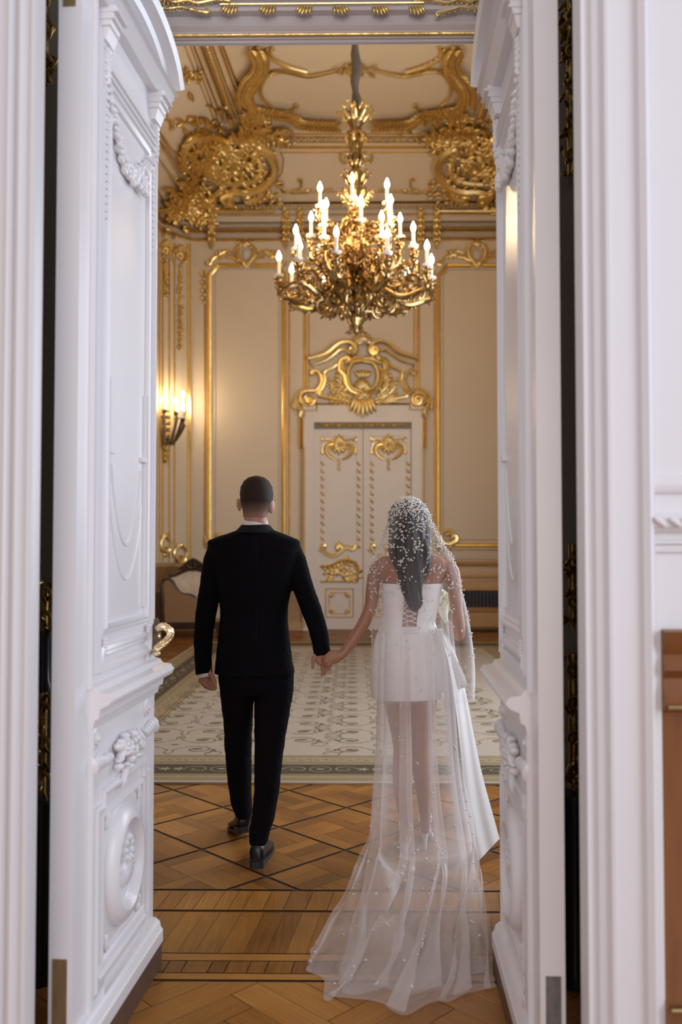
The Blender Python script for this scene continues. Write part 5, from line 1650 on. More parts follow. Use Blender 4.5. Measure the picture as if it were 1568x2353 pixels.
    for mb_, nm, mt in ((fa, 'scrollwork', 'rug_olive'), (fb, 'leaf_pattern', 'rug_brown'), (bd, 'border_scrolls', 'rug_pale'), (gl, 'guard_lines', 'rug_olive')):
        o = mb_.build(nm, mt, root, smooth=False); 
        o['kind'] = 'stuff'
rug()
# ================================================================ people
def ring(cx, cy, z, rx, ry, n=28, pw=2.2, a0=0.0, a1=None, tilt=0.0):
    out = []
    e = 2.0 / pw
    m = n if a1 is None else n + 1
    for j in range(m):
        a = 2 * PI * j / n if a1 is None else a0 + (a1 - a0) * j / n
        c, s_ = math.cos(a), math.sin(a)
        x_ = math.copysign(abs(c) ** e, c) * rx; y_ = math.copysign(abs(s_) ** e, s_) * ry
        out.append(V((cx + x_, cy + y_, z + tilt * x_)))
    return out
def prings(rows, Yc, n=28, pw=2.2, k=3, grow=0.0):
    """rows of (py, xl, xr, ry[, Y]) in photo pixels -> smooth horizontal rings"""
    R = []
    for r in rows:
        py_, xl_, xr_, ry = r[:4]
        Y_ = r[4] if len(r) > 4 else Yc
        a, b = at(xl_, py_, Y_), at(xr_, py_, Y_)
        R.append(((a.x + b.x) / 2, Y_, (a.z + b.z) / 2, (b.x - a.x) / 2 + grow, ry + grow))
    pts = catmull([(q[0], q[1], q[2]) for q in R], k); rr = catmull([(q[3], q[4], 0) for q in R], k)
    return [ring(p.x, p.y, p.z, max(r.x, 0.004), max(r.y, 0.004), n, pw) for p, r in zip(pts, rr)]
def limb(mb, pts, rad, k=4, seg=14, ref=(0, 1, 0), end=True):
    """pts (px,py,Y); rad list of r or (side, depth)"""
    P = catmull([at(*p) for p in pts], k)
    mb.tube(P, rad, seg, ref=ref)
    mb.ball(P[0], min(rad[0]) if isinstance(rad[0], tuple) else rad[0], 10, 8)
    e = rad[-1]
    if end: mb.ball(P[-1], (min(e) if isinstance(e, tuple) else e) * 0.98, 10, 8)
def wrinkle(sc1, amp, sd=0.0, st=(1, 1, 1)):
    return lambda co: amp * noise.noise(V((co.x * sc1 * st[0] + sd, co.y * sc1 * st[1], co.z * sc1 * st[2])))
def sheet(rows, th):
    """cloth strip with thickness"""
    mb = MB()
    n = len(rows); m = len(rows[0])
    nr = []
    for i in range(n):
        q = []
        for j in range(m):
            a = rows[min(i + 1, n - 1)][j] - rows[max(i - 1, 0)][j]; b = rows[i][min(j + 1, m - 1)] - rows[i][max(j - 1, 0)]
            N_ = a.cross(b)
            q.append(N_.normalized() if N_.length > 1e-9 else V((0, 1, 0)))
        nr.append(q)
    r2 = [[rows[i][j] + nr[i][j] * th for j in range(m)] for i in range(n)]
    mb.grid(rows); mb.grid(r2)
    mb.grid([rows[0], r2[0]]); mb.grid([rows[-1], r2[-1]])
    mb.grid([[r[0] for r in rows], [r[0] for r in r2]]); mb.grid([[r[-1] for r in rows], [r[-1] for r in r2]])
    return mb
def shoe(parent, heel, ang, toe_up=0.0, name='shoe', lift=0.0):
    d = V((math.sin(ang), math.cos(ang), 0)); s_ = V((d.y, -d.x, 0))
    up = V((0, 0, 1))
    def P(l, w_, z): return heel + d * l + s_ * w_ + up * (z + lift * max(0, 1 - l / 0.24))
    mb = MB(); rows = []
    for l, hw_, ht, z0 in ((0.0, 0.022, 0.060, 0.028), (0.008, 0.033, 0.075, 0.027), (0.04, 0.037, 0.082, 0.026), (0.08, 0.037, 0.078, 0.022), (0.12, 0.036, 0.064, 0.014), (0.17, 0.042, 0.052, 0.012), (0.22, 0.046, 0.042, 0.012), (0.26, 0.040, 0.034, 0.012), (0.285, 0.024, 0.026, 0.012), (0.292, 0.008, 0.02, 0.014)):
        rows.append([P(l, hw_ * math.cos(a), z0 + (ht * 0.5) * (1 + math.copysign(abs(math.sin(a)) ** 0.75, math.sin(a)))) for a in [2 * PI * j / 16 for j in range(16)]])
    mb.grid(rows, True, True)
    up_ = mb.build(name, 'shoe', parent, label='polished black leather lace-up shoe')
    mb = MB()
    def outl(l0, l1, g, z0, z1):
        pts = []
        prof = ((0.0, 0.02), (0.01, 0.035), (0.04, 0.039), (0.08, 0.039), (0.12, 0.038), (0.17, 0.045), (0.22, 0.049), (0.26, 0.043), (0.288, 0.026), (0.297, 0.006))
        sel = [q for q in prof if l0 <= q[0] <= l1]
        pts = [P(l - (0.004 if l < 0.01 else 0), w_ + g, z0) for l, w_ in sel] + [P(l - (0.004 if l < 0.01 else 0), -w_ - g, z0) for l, w_ in sel[::-1]]
        mb.prism(pts, (0, 0, z1 - z0))
    outl(0, 0.3, 0.0, 0.012 - 0.012 * 1, 0.018) if False else None
    outl(0.0, 0.08, -0.002, 0.0, 0.03); outl(0.08, 0.3, 0.0, 0.002, 0.014)
    mb.build('sole', 'sole', up_, smooth=False)
    return up_

# ---------------------------------------------------------------- the man
YM = 4.35
man = empty('person', (at(590, 1900, YM).x, YM, 0), 'person seen from behind in a black suit, walking, holding the hand of the veiled person', 'person')
body = MB()
hr = [(1095, 584, 596, 0.02, 4.36), (1099, 572, 608, 0.055, 4.36), (1107, 562, 618, 0.08, 4.36), (1120, 555, 625, 0.095, 4.36), (1135, 553, 627, 0.1, 4.36), (1150, 554, 626, 0.1, 4.36), (1165, 557, 622, 0.09, 4.36), (1178, 560, 616, 0.07, 4.345), (1190, 561, 614, 0.06, 4.335), (1204, 560, 616, 0.06, 4.335), (1216, 556, 622, 0.06, 4.34), (1236, 536, 642, 0.07, 4.35)]
body.grid(prings(hr, YM, 24, 2.25), True, True)
body.ell(at(588, 1172, 4.41), (0.055, 0, 0), (0, 0.055, 0), (0, 0, 0.06), 16, 12)          # jaw
body.ell(at(588, 1190, 4.45), (0.022, 0, 0), (0, 0.02, 0), (0, 0, 0.018), 10, 8)           # chin
body.ell(at(589, 1160, 4.472), (0.012, 0, 0), (0, 0.018, 0), (0, 0, 0.024), 10, 8)         # nose
for px_ in (574, 604): body.ell(at(px_, 1147, 4.452), (0.017, 0, 0), (0, 0.008, 0), (0, 0, 0.008), 10, 8)
body.ell(at(589, 1175, 4.468), (0.022, 0, 0), (0, 0.008, 0), (0, 0, 0.008), 10, 8)
for px_, py_, q in ((550.5, 1160, -1), (623.5, 1165, 1)):
    c = at(px_, py_, 4.35)
    body.ell(c + V((q * 0.003, 0, 0)), (0.009, -0.007, 0), (0.010 * q, 0.020, 0), (0.004 * q, 0, 0.033), 12, 8)
    body.ell(c + V((q * 0.002, -0.004, 0.010)), (0.009, 0, 0), (0.004 * q, 0.014, 0), (0, 0, 0.018), 10, 8)
tr = [(1238, 534, 642, 0.07), (1262, 508, 664, 0.09), (1330, 508, 664, 0.105), (1400, 518, 652, 0.098), (1480, 514, 656, 0.10), (1545, 514, 662, 0.10), (1570, 522, 655, 0.085)]
body.grid(prings(tr, YM, 24), True, True)
limb(body, [(505, 1262, 4.35), (482, 1360, 4.36), (469, 1455, 4.36), (470, 1520, 4.33), (476, 1550, 4.32)], [0.045, 0.038, 0.033, 0.026, (0.026, 0.018)])
limb(body, [(668, 1262, 4.35), (700, 1365, 4.35), (731, 1440, 4.33), (737, 1492, 4.31), (736, 1506, 4.305)], [0.045, 0.038, 0.033, 0.026, (0.027, 0.02)])
# left hand: loosely curled
limb(body, [(475, 1548, 4.325), (470, 1562, 4.33), (468, 1570, 4.33)], [(0.026, 0.016), (0.030, 0.014), (0.026, 0.012)], 3, 12)
for f_ in ([(463, 1563, 4.335), (474, 1571, 4.325), (484, 1567, 4.305), (487, 1563, 4.300)], [(465, 1569, 4.33), (477, 1576, 4.32), (488, 1571, 4.30), (491, 1567, 4.297)], [(468, 1574, 4.33), (480, 1580, 4.318), (491, 1577, 4.30), (495, 1573, 4.297)], [(472, 1578, 4.33), (484, 1583, 4.315), (493, 1583, 4.30), (497, 1581, 4.296)]):
    limb(body, f_, [0.0086, 0.0080, 0.0072, 0.0060], 4, 10)
limb(body, [(483, 1548, 4.31), (490, 1558, 4.295), (493, 1567, 4.287), (495, 1576, 4.285)], [0.012, 0.0105, 0.009, 0.007], 4, 10)
# right hand: thumb free, fingers reaching down to hers
limb(body, [(736, 1504, 4.305), (737, 1514, 4.305), (741, 1524, 4.305)], [(0.027, 0.018), (0.030, 0.016), (0.024, 0.013)], 3, 12)
limb(body, [(731, 1502, 4.30), (723, 1509, 4.295), (720, 1520, 4.293), (719, 1534, 4.293)], [0.013, 0.0115, 0.0095, 0.0075], 4, 10)
for f_ in ([(739, 1520, 4.30), (741, 1534, 4.31), (742, 1545, 4.315), (740, 1552, 4.315)], [(744, 1522, 4.31), (748, 1535, 4.32), (748, 1544, 4.325), (745, 1550, 4.325)], [(747, 1521, 4.32), (755, 1530, 4.33), (756, 1538, 4.33)], [(750, 1519, 4.325), (760, 1527, 4.335), (759, 1534, 4.335)]):
    limb(body, f_, [0.0095, 0.009, 0.0075, 0.0065], 4, 10)
for pts in ([(549, 1585, 4.365), (548, 1720, 4.44), (556, 1830, 4.50), (560, 1870, 4.50)], [(629, 1585, 4.34), (620, 1720, 4.33), (604, 1850, 4.28), (594, 1930, 4.255)]):
    limb(body, pts, [0.060, 0.046, 0.038, 0.024])
bo = body.build('body', 'skin_man', man)
remesh(bo, 0.0030, 2)
# short hair
rows = []
for (py_, xl_, xr_, ry, Y_), A in zip(hr[:9], (PI, PI, PI, 2.6, 2.2, 1.85, 1.7, 1.5, 1.3)):
    a, b = at(xl_ - 1.2, py_ - 1, Y_), at(xr_ + 1.2, py_ - 1, Y_)
    rows.append([V(((a.x + b.x) / 2 + math.copysign(abs(math.sin(t)) ** 0.9, math.sin(t)) * (b.x - a.x) / 2, Y_ - math.copysign(abs(math.cos(t)) ** 0.9, math.cos(t)) * (ry + 0.004), a.z)) for t in [-A + 2 * A * j / 40 for j in range(41)]])
rr = []
for i in range(len(rows) - 1):
    for k in range(4): rr.append([rows[i][j].lerp(rows[i + 1][j], k / 4) for j in range(41)])
rr.append(rows[-1])
mb = MB(); mb.grid([catmull_row for catmull_row in rr]); mb.build('hair', 'hair_man', man, local=False, label='short dark brown hair with faded sides')
# the shading ramp reads heights in metres above the floor: the hair's origin is the person's, on the floor
# jacket
jk = MB()
jr = [(1212, 556, 620, 0.07), (1219, 545, 633, 0.085), (1227, 522, 654, 0.10), (1234, 500, 671, 0.108), (1241, 482, 686, 0.11), (1250, 477, 690, 0.115), (1290, 486, 686, 0.128), (1330, 495, 677, 0.132), (1370, 503, 667, 0.128), (1410, 507, 661, 0.121), (1450, 503, 664, 0.12), (1500, 498, 670, 0.126), (1535, 495, 676, 0.13), (1547, 494, 678, 0.131)]
jk.grid(prings(jr, YM, 32, 2.35), True, True)
la = [(498, 1262, 4.355), (491, 1290, 4.355), (486, 1330, 4.36), (479, 1375, 4.365), (472, 1420, 4.365), (468, 1460, 4.36), (467, 1500, 4.345), (468, 1535, 4.335), (469, 1549, 4.33)]
limb(jk, la, [(0.044, 0.055), (0.050, 0.06), (0.052, 0.06), (0.052, 0.056), (0.050, 0.054), (0.047, 0.052), (0.043, 0.048), (0.041, 0.044), (0.041, 0.042)], 3, 18, end=False)
ra = [(670, 1260, 4.355), (681, 1290, 4.355), (691, 1330, 4.355), (706, 1375, 4.35), (722, 1418, 4.34), (732, 1450, 4.33), (737, 1478, 4.32), (741.5, 1506, 4.31)]
limb(jk, ra, [(0.042, 0.055), (0.050, 0.06), (0.052, 0.06), (0.050, 0.056), (0.048, 0.053), (0.045, 0.05), (0.042, 0.045), (0.040, 0.041)], 3, 18, end=False)
j = jk.build('jacket', 'suit', man, label='black suit jacket')
remesh(j, 0.0055, 4, lambda c: 0.0022 * noise.noise(V((c.x * 9, c.y * 9, c.z * 22))) + 0.0015 * noise.noise(V((c.x * 30, c.y * 30, c.z * 50))))
mb = MB()   # centre back seam and cuff buttons
mb.tube([at(589, py_, YM - 0.128 if py_ < 1340 else YM - 0.121) for py_ in range(1238, 1540, 20)], 0.0012, 5)
mb.build('back_seam', 'suit_trim', j)
for x_, y_ in ((746, 1478), (747.5, 1484), (749, 1490)):
    mb = MB(); c = at(x_, y_, 4.285); mb.ell(c, (0.005, 0, 0), (0, 0.0025, 0), (0, 0, 0.005), 8, 6); mb.build('cuff_button', 'shoe', j)
for x_, y_ in ((450, 1514), (450.5, 1521), (451, 1528)):
    mb = MB(); c = at(x_, y_, 4.315); mb.ell(c, (0.0025, 0, 0), (0, 0.005, 0), (0, 0, 0.005), 8, 6); mb.build('cuff_button', 'shoe', j)
# collars
rows = []
for py_, hw_, ry, g in ((1196, 28.5, 0.062, 0), (1200, 29, 0.066, 0), (1212, 32, 0.074, 0)):
    a, b = at(587 - hw_, py_, 4.34), at(587 + hw_, py_, 4.34); rows.append(ring((a.x + b.x) / 2, 4.34, a.z, (b.x - a.x) / 2, ry, 28, 2.1, 0, None, -0.03))
r2 = [[V((p.x + (p.x - at(587, 1200, 4.34).x) * -0.05, p.y + (4.34 - p.y) * 0.05, p.z)) for p in r] for r in rows]
mb = MB(); mb.grid(rows, True); mb.grid(r2, True); mb.grid([rows[0], r2[0]], True); mb.build('shirt_collar', 'shirt', man, label='white shirt collar')
rows = []
for py_, hw_, ry in ((1205, 31, 0.072), (1208, 34, 0.078), (1216, 41, 0.090), (1224, 50, 0.103)):
    a, b = at(588 - hw_, py_, 4.34), at(588 + hw_, py_, 4.34); rows.append(ring((a.x + b.x) / 2, 4.345, a.z, (b.x - a.x) / 2, ry, 32, 2.1, 0, None, -0.02))
rows.append([p + (V((at(588, 1200, 4.34).x, 4.345, p.z)) - p) * 0.05 - V((0, 0, 0.002)) for p in rows[-1]])
mb = MB(); mb.grid(rows, True); mb.build('jacket_collar', 'suit_trim', man, label='black jacket collar')
# cuff of the left sleeve
mb = MB()
P_ = [at(469.5, 1543, 4.332), at(472, 1556, 4.328)]
mb.tube(P_, [(0.036, 0.036), (0.034, 0.034)], 20, ref=(0, 1, 0)); mb.build('shirt_cuff', 'shirt', man, label='white shirt cuff')
# trousers
tb = MB()
tb.grid(prings([(1520, 505, 668, 0.105), (1545, 502, 675, 0.118), (1570, 503, 675, 0.118), (1592, 506, 672, 0.10)], YM, 28, 2.3), True, True)
ll = [(1560, 503, 592, 0.10, 4.36), (1600, 507, 585, 0.098, 4.375), (1650, 513, 581, 0.09, 4.40), (1700, 516, 579, 0.08, 4.43), (1760, 520, 578, 0.072, 4.465), (1820, 527, 579, 0.068, 4.49), (1850, 533, 580, 0.066, 4.495), (1868, 540, 579, 0.062, 4.50), (1876, 544, 577, 0.060, 4.50)]
rl = [(1560, 587, 676, 0.10, 4.34), (1600, 585, 673, 0.098, 4.335), (1650, 585, 664, 0.09, 4.33), (1700, 585, 655, 0.082, 4.325), (1760, 585, 648, 0.074, 4.31), (1820, 584, 641, 0.07, 4.295), (1870, 579, 633, 0.066, 4.28), (1910, 573, 622, 0.062, 4.265), (1937, 574, 614, 0.06, 4.255)]
tb.grid(prings(ll, YM, 24, 2.1), True, True); tb.grid(prings(rl, YM, 24, 2.1), True, True)
t_ = tb.build('trousers', 'suit', man, label='black suit trousers')
remesh(t_, 0.0055, 3, lambda c: 0.003 * noise.noise(V((c.x * 8, c.y * 8, c.z * 14))) + 0.0015 * noise.noise(V((c.x * 25, c.y * 25, c.z * 40))))
hR = onz(592, 1985, 0.0); hL = onz(562, 1914, 0.06)
shoe(man, V((hR.x, 4.185, 0.0)), 0.07)
shoe(man, V((hL.x, hL.y, 0.0)), -0.30, lift=0.06)

# ---------------------------------------------------------------- the bride
YB = 4.34
br = empty('person', (at(940, 1960, YB).x, YB, 0), 'person seen from behind in a short white dress under a long pearl beaded veil', 'person')
body = MB()
# head and neck
hb = [(1150, 930, 946, 0.03, 4.35), (1156, 915, 961, 0.065, 4.35), (1168, 905, 971, 0.088, 4.35), (1185, 900, 976, 0.098, 4.355), (1205, 901, 975, 0.096, 4.36), (1222, 908, 969, 0.08, 4.355), (1238, 917, 963, 0.055, 4.345), (1255, 921, 965, 0.05, 4.34), (1268, 912, 985, 0.055, 4.34), (1280, 892, 1018, 0.065, 4.34), (1294, 880, 1034, 0.075, 4.34), (1315, 878, 1030, 0.085, 4.34), (1345, 880, 1014, 0.09, 4.34), (1390, 882, 1006, 0.088, 4.34), (1430, 882, 996, 0.08, 4.34), (1470, 868, 1008, 0.098, 4.34), (1510, 862, 1014, 0.108, 4.34), (1550, 864, 1012, 0.105, 4.34), (1580, 872, 1006, 0.09, 4.34)]
body.grid(prings(hb, YB, 26, 2.15), True, True)
body.ell(at(938, 1222, 4.42), (0.048, 0, 0), (0, 0.045, 0), (0, 0, 0.05), 14, 10)
body.ell(at(938, 1210, 4.462), (0.010, 0, 0), (0, 0.016, 0), (0, 0, 0.02), 10, 8)
body.ell(at(938, 1226, 4.460), (0.020, 0, 0), (0, 0.008, 0), (0, 0, 0.008), 10, 8)
for px_ in (923, 953): body.ell(at(px_, 1198, 4.448), (0.015, 0, 0), (0, 0.008, 0), (0, 0, 0.007), 10, 8)
for px_, q in ((900, -1), (976, 1)): body.ell(at(px_, 1208, 4.36), (0.006, 0, 0), (0, 0.014, 0), (0, 0, 0.024), 10, 8)
# left arm to his hand
limb(body, [(886, 1294, 4.34), (866, 1312, 4.335), (857, 1350, 4.33), (852, 1392, 4.325), (836, 1432, 4.31), (812, 1470, 4.295), (790, 1500, 4.28), (780, 1508, 4.277)], [0.036, 0.037, 0.033, 0.030, 0.030, 0.028, 0.0215, 0.021], 4, 16)
limb(body, [(786, 1504, 4.278), (772, 1508, 4.272), (758, 1512, 4.272)], [(0.020, 0.018), (0.033, 0.017), (0.032, 0.014)], 3, 14)
for f_ in ([(760, 1500, 4.275), (751, 1506, 4.27), (745, 1511, 4.275), (741, 1517, 4.285)], [(760, 1507, 4.27), (751, 1514, 4.262), (745, 1519, 4.268), (742, 1526, 4.28)], [(761, 1514, 4.27), (753, 1520, 4.262), (747, 1525, 4.268), (745, 1530, 4.28)], [(764, 1521, 4.272), (757, 1526, 4.265), (751, 1530, 4.27), (748, 1532, 4.28)]):
    limb(body, f_, [0.0085, 0.0082, 0.0072, 0.006], 4, 10)
limb(body, [(770, 1500, 4.29), (757, 1501, 4.305), (747, 1508, 4.33), (737, 1514, 4.335)], [0.011, 0.0095, 0.008, 0.0065], 4, 10)
# right arm bent forward to the bouquet
limb(body, [(1022, 1296, 4.34), (1038, 1312, 4.335), (1045, 1350, 4.33), (1049, 1395, 4.33), (1055, 1440, 4.33), (1055, 1460, 4.345)], [0.036, 0.037, 0.034, 0.032, 0.030, 0.028], 4, 16)
limb(body, [(1055, 1460, 4.345), (1046, 1450, 4.42), (1032, 1436, 4.52), (1020, 1428, 4.57)], [0.028, 0.029, 0.022, 0.019], 4, 14)
limb(body, [(1020, 1428, 4.57), (1014, 1424, 4.60), (1010, 1422, 4.62)], [(0.019, 0.016), (0.026, 0.014), (0.022, 0.012)], 3, 12)
for k in range(4):
    limb(body, [(1010, 1418 + 4 * k, 4.62), (1004, 1417 + 4 * k, 4.635), (1001, 1420 + 4 * k, 4.615), (1005, 1422 + 4 * k, 4.60)], [0.0085, 0.008, 0.007, 0.006], 3, 10)
limb(body, [(1018, 1420, 4.59), (1012, 1412, 4.58), (1006, 1410, 4.59)], [0.010, 0.0085, 0.0065], 3, 10)
# legs
limb(body, [(902, 1560, 4.34), (916, 1620, 4.34), (926, 1715, 4.33), (925, 1790, 4.30), (930, 1880, 4.29), (931, 1925, 4.285)], [0.075, 0.066, 0.046, 0.047, 0.026, 0.024], 4, 18)
limb(body, [(974, 1560, 4.34), (972, 1620, 4.36), (968, 1710, 4.39), (972, 1780, 4.40), (976, 1860, 4.42), (977, 1905, 4.43)], [0.075, 0.066, 0.046, 0.047, 0.026, 0.024], 4, 18)
def foot(c, ang):
    d = V((math.sin(ang), math.cos(ang), 0))
    body.tube([c + V((0, 0, 0.10)) - d * 0.02, c + V((0, 0, 0.085)) + d * 0.04, c + V((0, 0, 0.05)) + d * 0.11, c + V((0, 0, 0.025)) + d * 0.17, c + V((0, 0, 0.02)) + d * 0.20], [(0.026, 0.034), (0.030, 0.03), (0.036, 0.02), (0.040, 0.014), (0.026, 0.010)], 14, ref=(0, 0, 1))
    body.ball(c + V((0, 0, 0.095)) - d * 0.02, 0.027, 10, 8)
fL, fR = onz(931, 1968, 0.0), onz(978, 1945, 0.0)
fL.z = fR.z = 0.0
foot(fL, -0.05); foot(fR, 0.1)
b2 = body.build('body', 'skin_woman', br)
remesh(b2, 0.0030, 2)
for c, a in ((fL, -0.05), (fR, 0.1)):
    d = V((math.sin(a), math.cos(a), 0)); s_ = V((d.y, -d.x, 0))
    mb = MB(); rows = []
    for l, hw_, zt0 in ((-0.045, 0.012, 0.10), (-0.035, 0.027, 0.098), (0.0, 0.031, 0.086), (0.05, 0.032, 0.062), (0.10, 0.036, 0.030), (0.15, 0.041, 0.016), (0.19, 0.036, 0.012), (0.225, 0.012, 0.011)):
        rows.append([c + d * l + s_ * (hw_ * math.cos(t)) + V((0, 0, max(0.002, zt0 - 0.012 + 0.014 * math.sin(t) + (0.02 if l < 0 else 0.012) * max(0, math.sin(t))))) for t in [2 * PI * q / 14 for q in range(14)]])
    mb.grid(rows, True, True)
    mb.tube([c - d * 0.035 + V((0, 0, 0.09)), c - d * 0.04 + V((0, 0, 0.03)), c - d * 0.042], [0.018, 0.008, 0.007], 10)
    sh = mb.build('heeled_shoe', 'satin', br, label='white satin heeled shoe')
    mb = MB()
    for z_, t_ in ((0.145, 0.02), (0.145, -0.02)):
        mb.tube([c + d * (-0.02 + 0.037 * math.cos(q * PI / 6)) + s_ * 0.032 * math.sin(q * PI / 6) + V((0, 0, z_ + t_ * math.cos(q * PI / 6))) for q in range(13)], 0.003, 6)
    mb.build('ankle_strap', 'lace_cord', sh)
# dress: bodice open at the back, skirt
def open_rows(lst, gap, Yc, grow, n=44):
    R = []
    for py_, xl_, xr_, ry in lst:
        a, b = at(xl_, py_, Yc), at(xr_, py_, Yc)
        R.append(((a.x + b.x) / 2, a.z, (b.x - a.x) / 2 + grow, ry + grow))
    P = catmull([(q[0], q[1], 0) for q in R], 4); Q = catmull([(q[2], q[3], 0) for q in R], 4)
    rows = []
    for i, (p, q) in enumerate(zip(P, Q)):
        g = gap(i / (len(P) - 1)) if callable(gap) else gap
        row = []
        for j in range(n + 1):
            a = -PI / 2 + g + (2 * PI - 2 * g) * j / n
            c, s_ = math.cos(a), math.sin(a)
            row.append(V((p.x + math.copysign(abs(c) ** 0.93, c) * q.x, Yc + math.copysign(abs(s_) ** 0.93, s_) * q.y, p.y)))
        rows.append(row)
    return rows
rows = open_rows([(1340, 879, 1016, 0.092), (1365, 880, 1010, 0.092), (1395, 881, 1004, 0.09), (1425, 880, 998, 0.085), (1440, 877, 1000, 0.088)], 0.24, YB, 0.007)
bod = sheet(rows, -0.004).build('bodice', 'satin', br, label='white strapless bodice laced at the back')
rows = open_rows([(1436, 878, 1000, 0.090), (1455, 870, 1006, 0.10), (1480, 862, 1013, 0.112), (1520, 857, 1019, 0.125), (1560, 855, 1020, 0.13), (1592, 856, 1019, 0.134), (1602, 857, 1019, 0.136)], 0.001, YB, 0.006, 60)
for r in rows:
    for j, p in enumerate(r):
        t = max(0, (at(940, 1450, YB).z - p.z) / 0.35)
        p += V((0, -1, 0)) * 0.006 * t * math.sin(j * 0.9)
        if r is rows[-1] or r is rows[-2]: p.z += 0.012 * (1 - math.cos((p.x - 0.1) * 8))
sk = sheet(rows, -0.004).build('skirt', 'satin', br, label='white satin mini skirt')
for py_ in (1441, 1448, 1455):
    mb = MB(); mb.tube([at(x_, py_ + 0.6 * math.sin(x_), YB - 0.105) for x_ in range(928, 966, 4)], 0.0025, 6); mb.build('waist_loop', 'lace_cord', sk)
zl_ = [1350, 1362, 1374, 1386, 1398, 1410, 1422, 1432]
for k in range(len(zl_) - 1):
    for q in (0, 1):
        mb = MB()
        xa, xb = (925, 957) if q == 0 else (957, 925)
        mb.tube([at(xa, zl_[k], YB - 0.098), at(941, (zl_[k] + zl_[k + 1]) / 2, YB - 0.104 - 0.003 * q), at(xb, zl_[k + 1], YB - 0.098)], 0.0026, 6)
        mb.build('lacing_cord', 'lace_cord', bod)
# bow tails and peplum at the right hip
def strip(pl_, pr_, Y0, Y1, n=24, m=12, fold=0.012, ph=0.0, tilt=0.0):
    A = catmull([(a, b, 0) for a, b in pl_], 6); B = catmull([(a, b, 0) for a, b in pr_], 6)
    A = interp([tuple(p) for p in A], n); B = interp([tuple(p) for p in B], n)
    rows = []
    for i in range(n):
        Y_ = Y0 + (Y1 - Y0) * i / (n - 1)
        rows.append([at(A[i][0] + (B[i][0] - A[i][0]) * j / m, A[i][1] + (B[i][1] - A[i][1]) * j / m, Y_ + tilt * (j / m) * min(1, i / 8) + fold * math.sin(j * 0.9 + ph + i * 0.08)) for j in range(m + 1)])
    return rows
t1 = strip([(1008, 1445), (1030, 1520), (1046, 1620), (1058, 1720), (1068, 1820), (1080, 1900), (1100, 1978)], [(1020, 1448), (1046, 1500), (1068, 1580), (1089, 1690), (1108, 1780), (1128, 1855), (1148, 1927)], 4.22, 4.17, 40, 12, 0.006, 0, 0.11)
sheet(t1, 0.002).build('bow_tail', 'satin', br, label='long white satin bow tail with a pointed end')
t2 = strip([(985, 1446), (985, 1520), (990, 1590), (1000, 1594)], [(1014, 1444), (1042, 1500), (1073, 1568), (1056, 1584)], 4.24, 4.27, 20, 12, 0.012, 1)
sheet(t2, 0.002).build('bow_loop', 'satin', br, label='white satin bow loop')
t3 = strip([(990, 1448), (1015, 1560), (1030, 1680), (1040, 1800), (1050, 1880)], [(1010, 1450), (1040, 1560), (1056, 1680), (1068, 1800), (1080, 1896)], 4.275, 4.235, 30, 8, 0.010, 2)
sheet(t3, 0.002).build('bow_tail', 'satin', br, label='second white bow tail under the veil')
# hair
hs = [(1146, 938, 9, 0.02, 4.35), (1151, 938, 24, 0.06, 4.35), (1162, 938, 36, 0.09, 4.35), (1180, 938, 43, 0.108, 4.35), (1205, 939, 46, 0.112, 4.345), (1230, 941, 47, 0.10, 4.33), (1255, 942, 48, 0.085, 4.31), (1280, 944, 46, 0.062, 4.285), (1300, 947, 42, 0.05, 4.26), (1320, 949, 34, 0.042, 4.245), (1345, 948, 26, 0.036, 4.235), (1368, 948, 21, 0.032, 4.228), (1385, 951, 18, 0.028, 4.225), (1398, 955, 12, 0.02, 4.222), (1405, 957, 4, 0.008, 4.22)]
C_ = catmull([(q[1], q[0], q[4]) for q in hs], 5); R_ = catmull([(q[2], q[3], 0) for q in hs], 5)
rows = []
for i, (c, r) in enumerate(zip(C_, R_)):
    t = i / len(C_)
    p = at(c.x + 3.5 * t * math.sin(i * 0.35), c.y, c.z)
    n = 64
    rows.append([V((p.x + max(r.x, 2) / F * c.z * math.cos(a) * (1 + 0.035 * math.sin(13 * a + i * 0.05) + 0.03 * math.sin(29 * a)), p.y + max(r.y, 0.004) * math.sin(a) * (1 + 0.06 * math.sin(13 * a + i * 0.05) + 0.04 * math.sin(29 * a)), p.z)) for a in [2 * PI * q / n for q in range(n)]])
mb = MB(); mb.grid(rows, True, True)
for k in range(9):   # loose locks
    x0_ = 905 + k * 9
    y1_ = 1330 + (30 - abs(k - 5) * 9) * 1.6
    pts = [at(x0_, 1240, 4.26), at(x0_ + 4 * math.sin(k), 1280, 4.235), at(x0_ + (948 - x0_) * 0.4 + 4, 1315, 4.222), at(x0_ + (948 - x0_) * 0.6, y1_, 4.218)]
    mb.tube(catmull(pts, 6), [0.012, 0.016, 0.013, 0.003], 9)
mb.build('hair', 'hair_woman', br, label='long dark brown hair falling down the back')

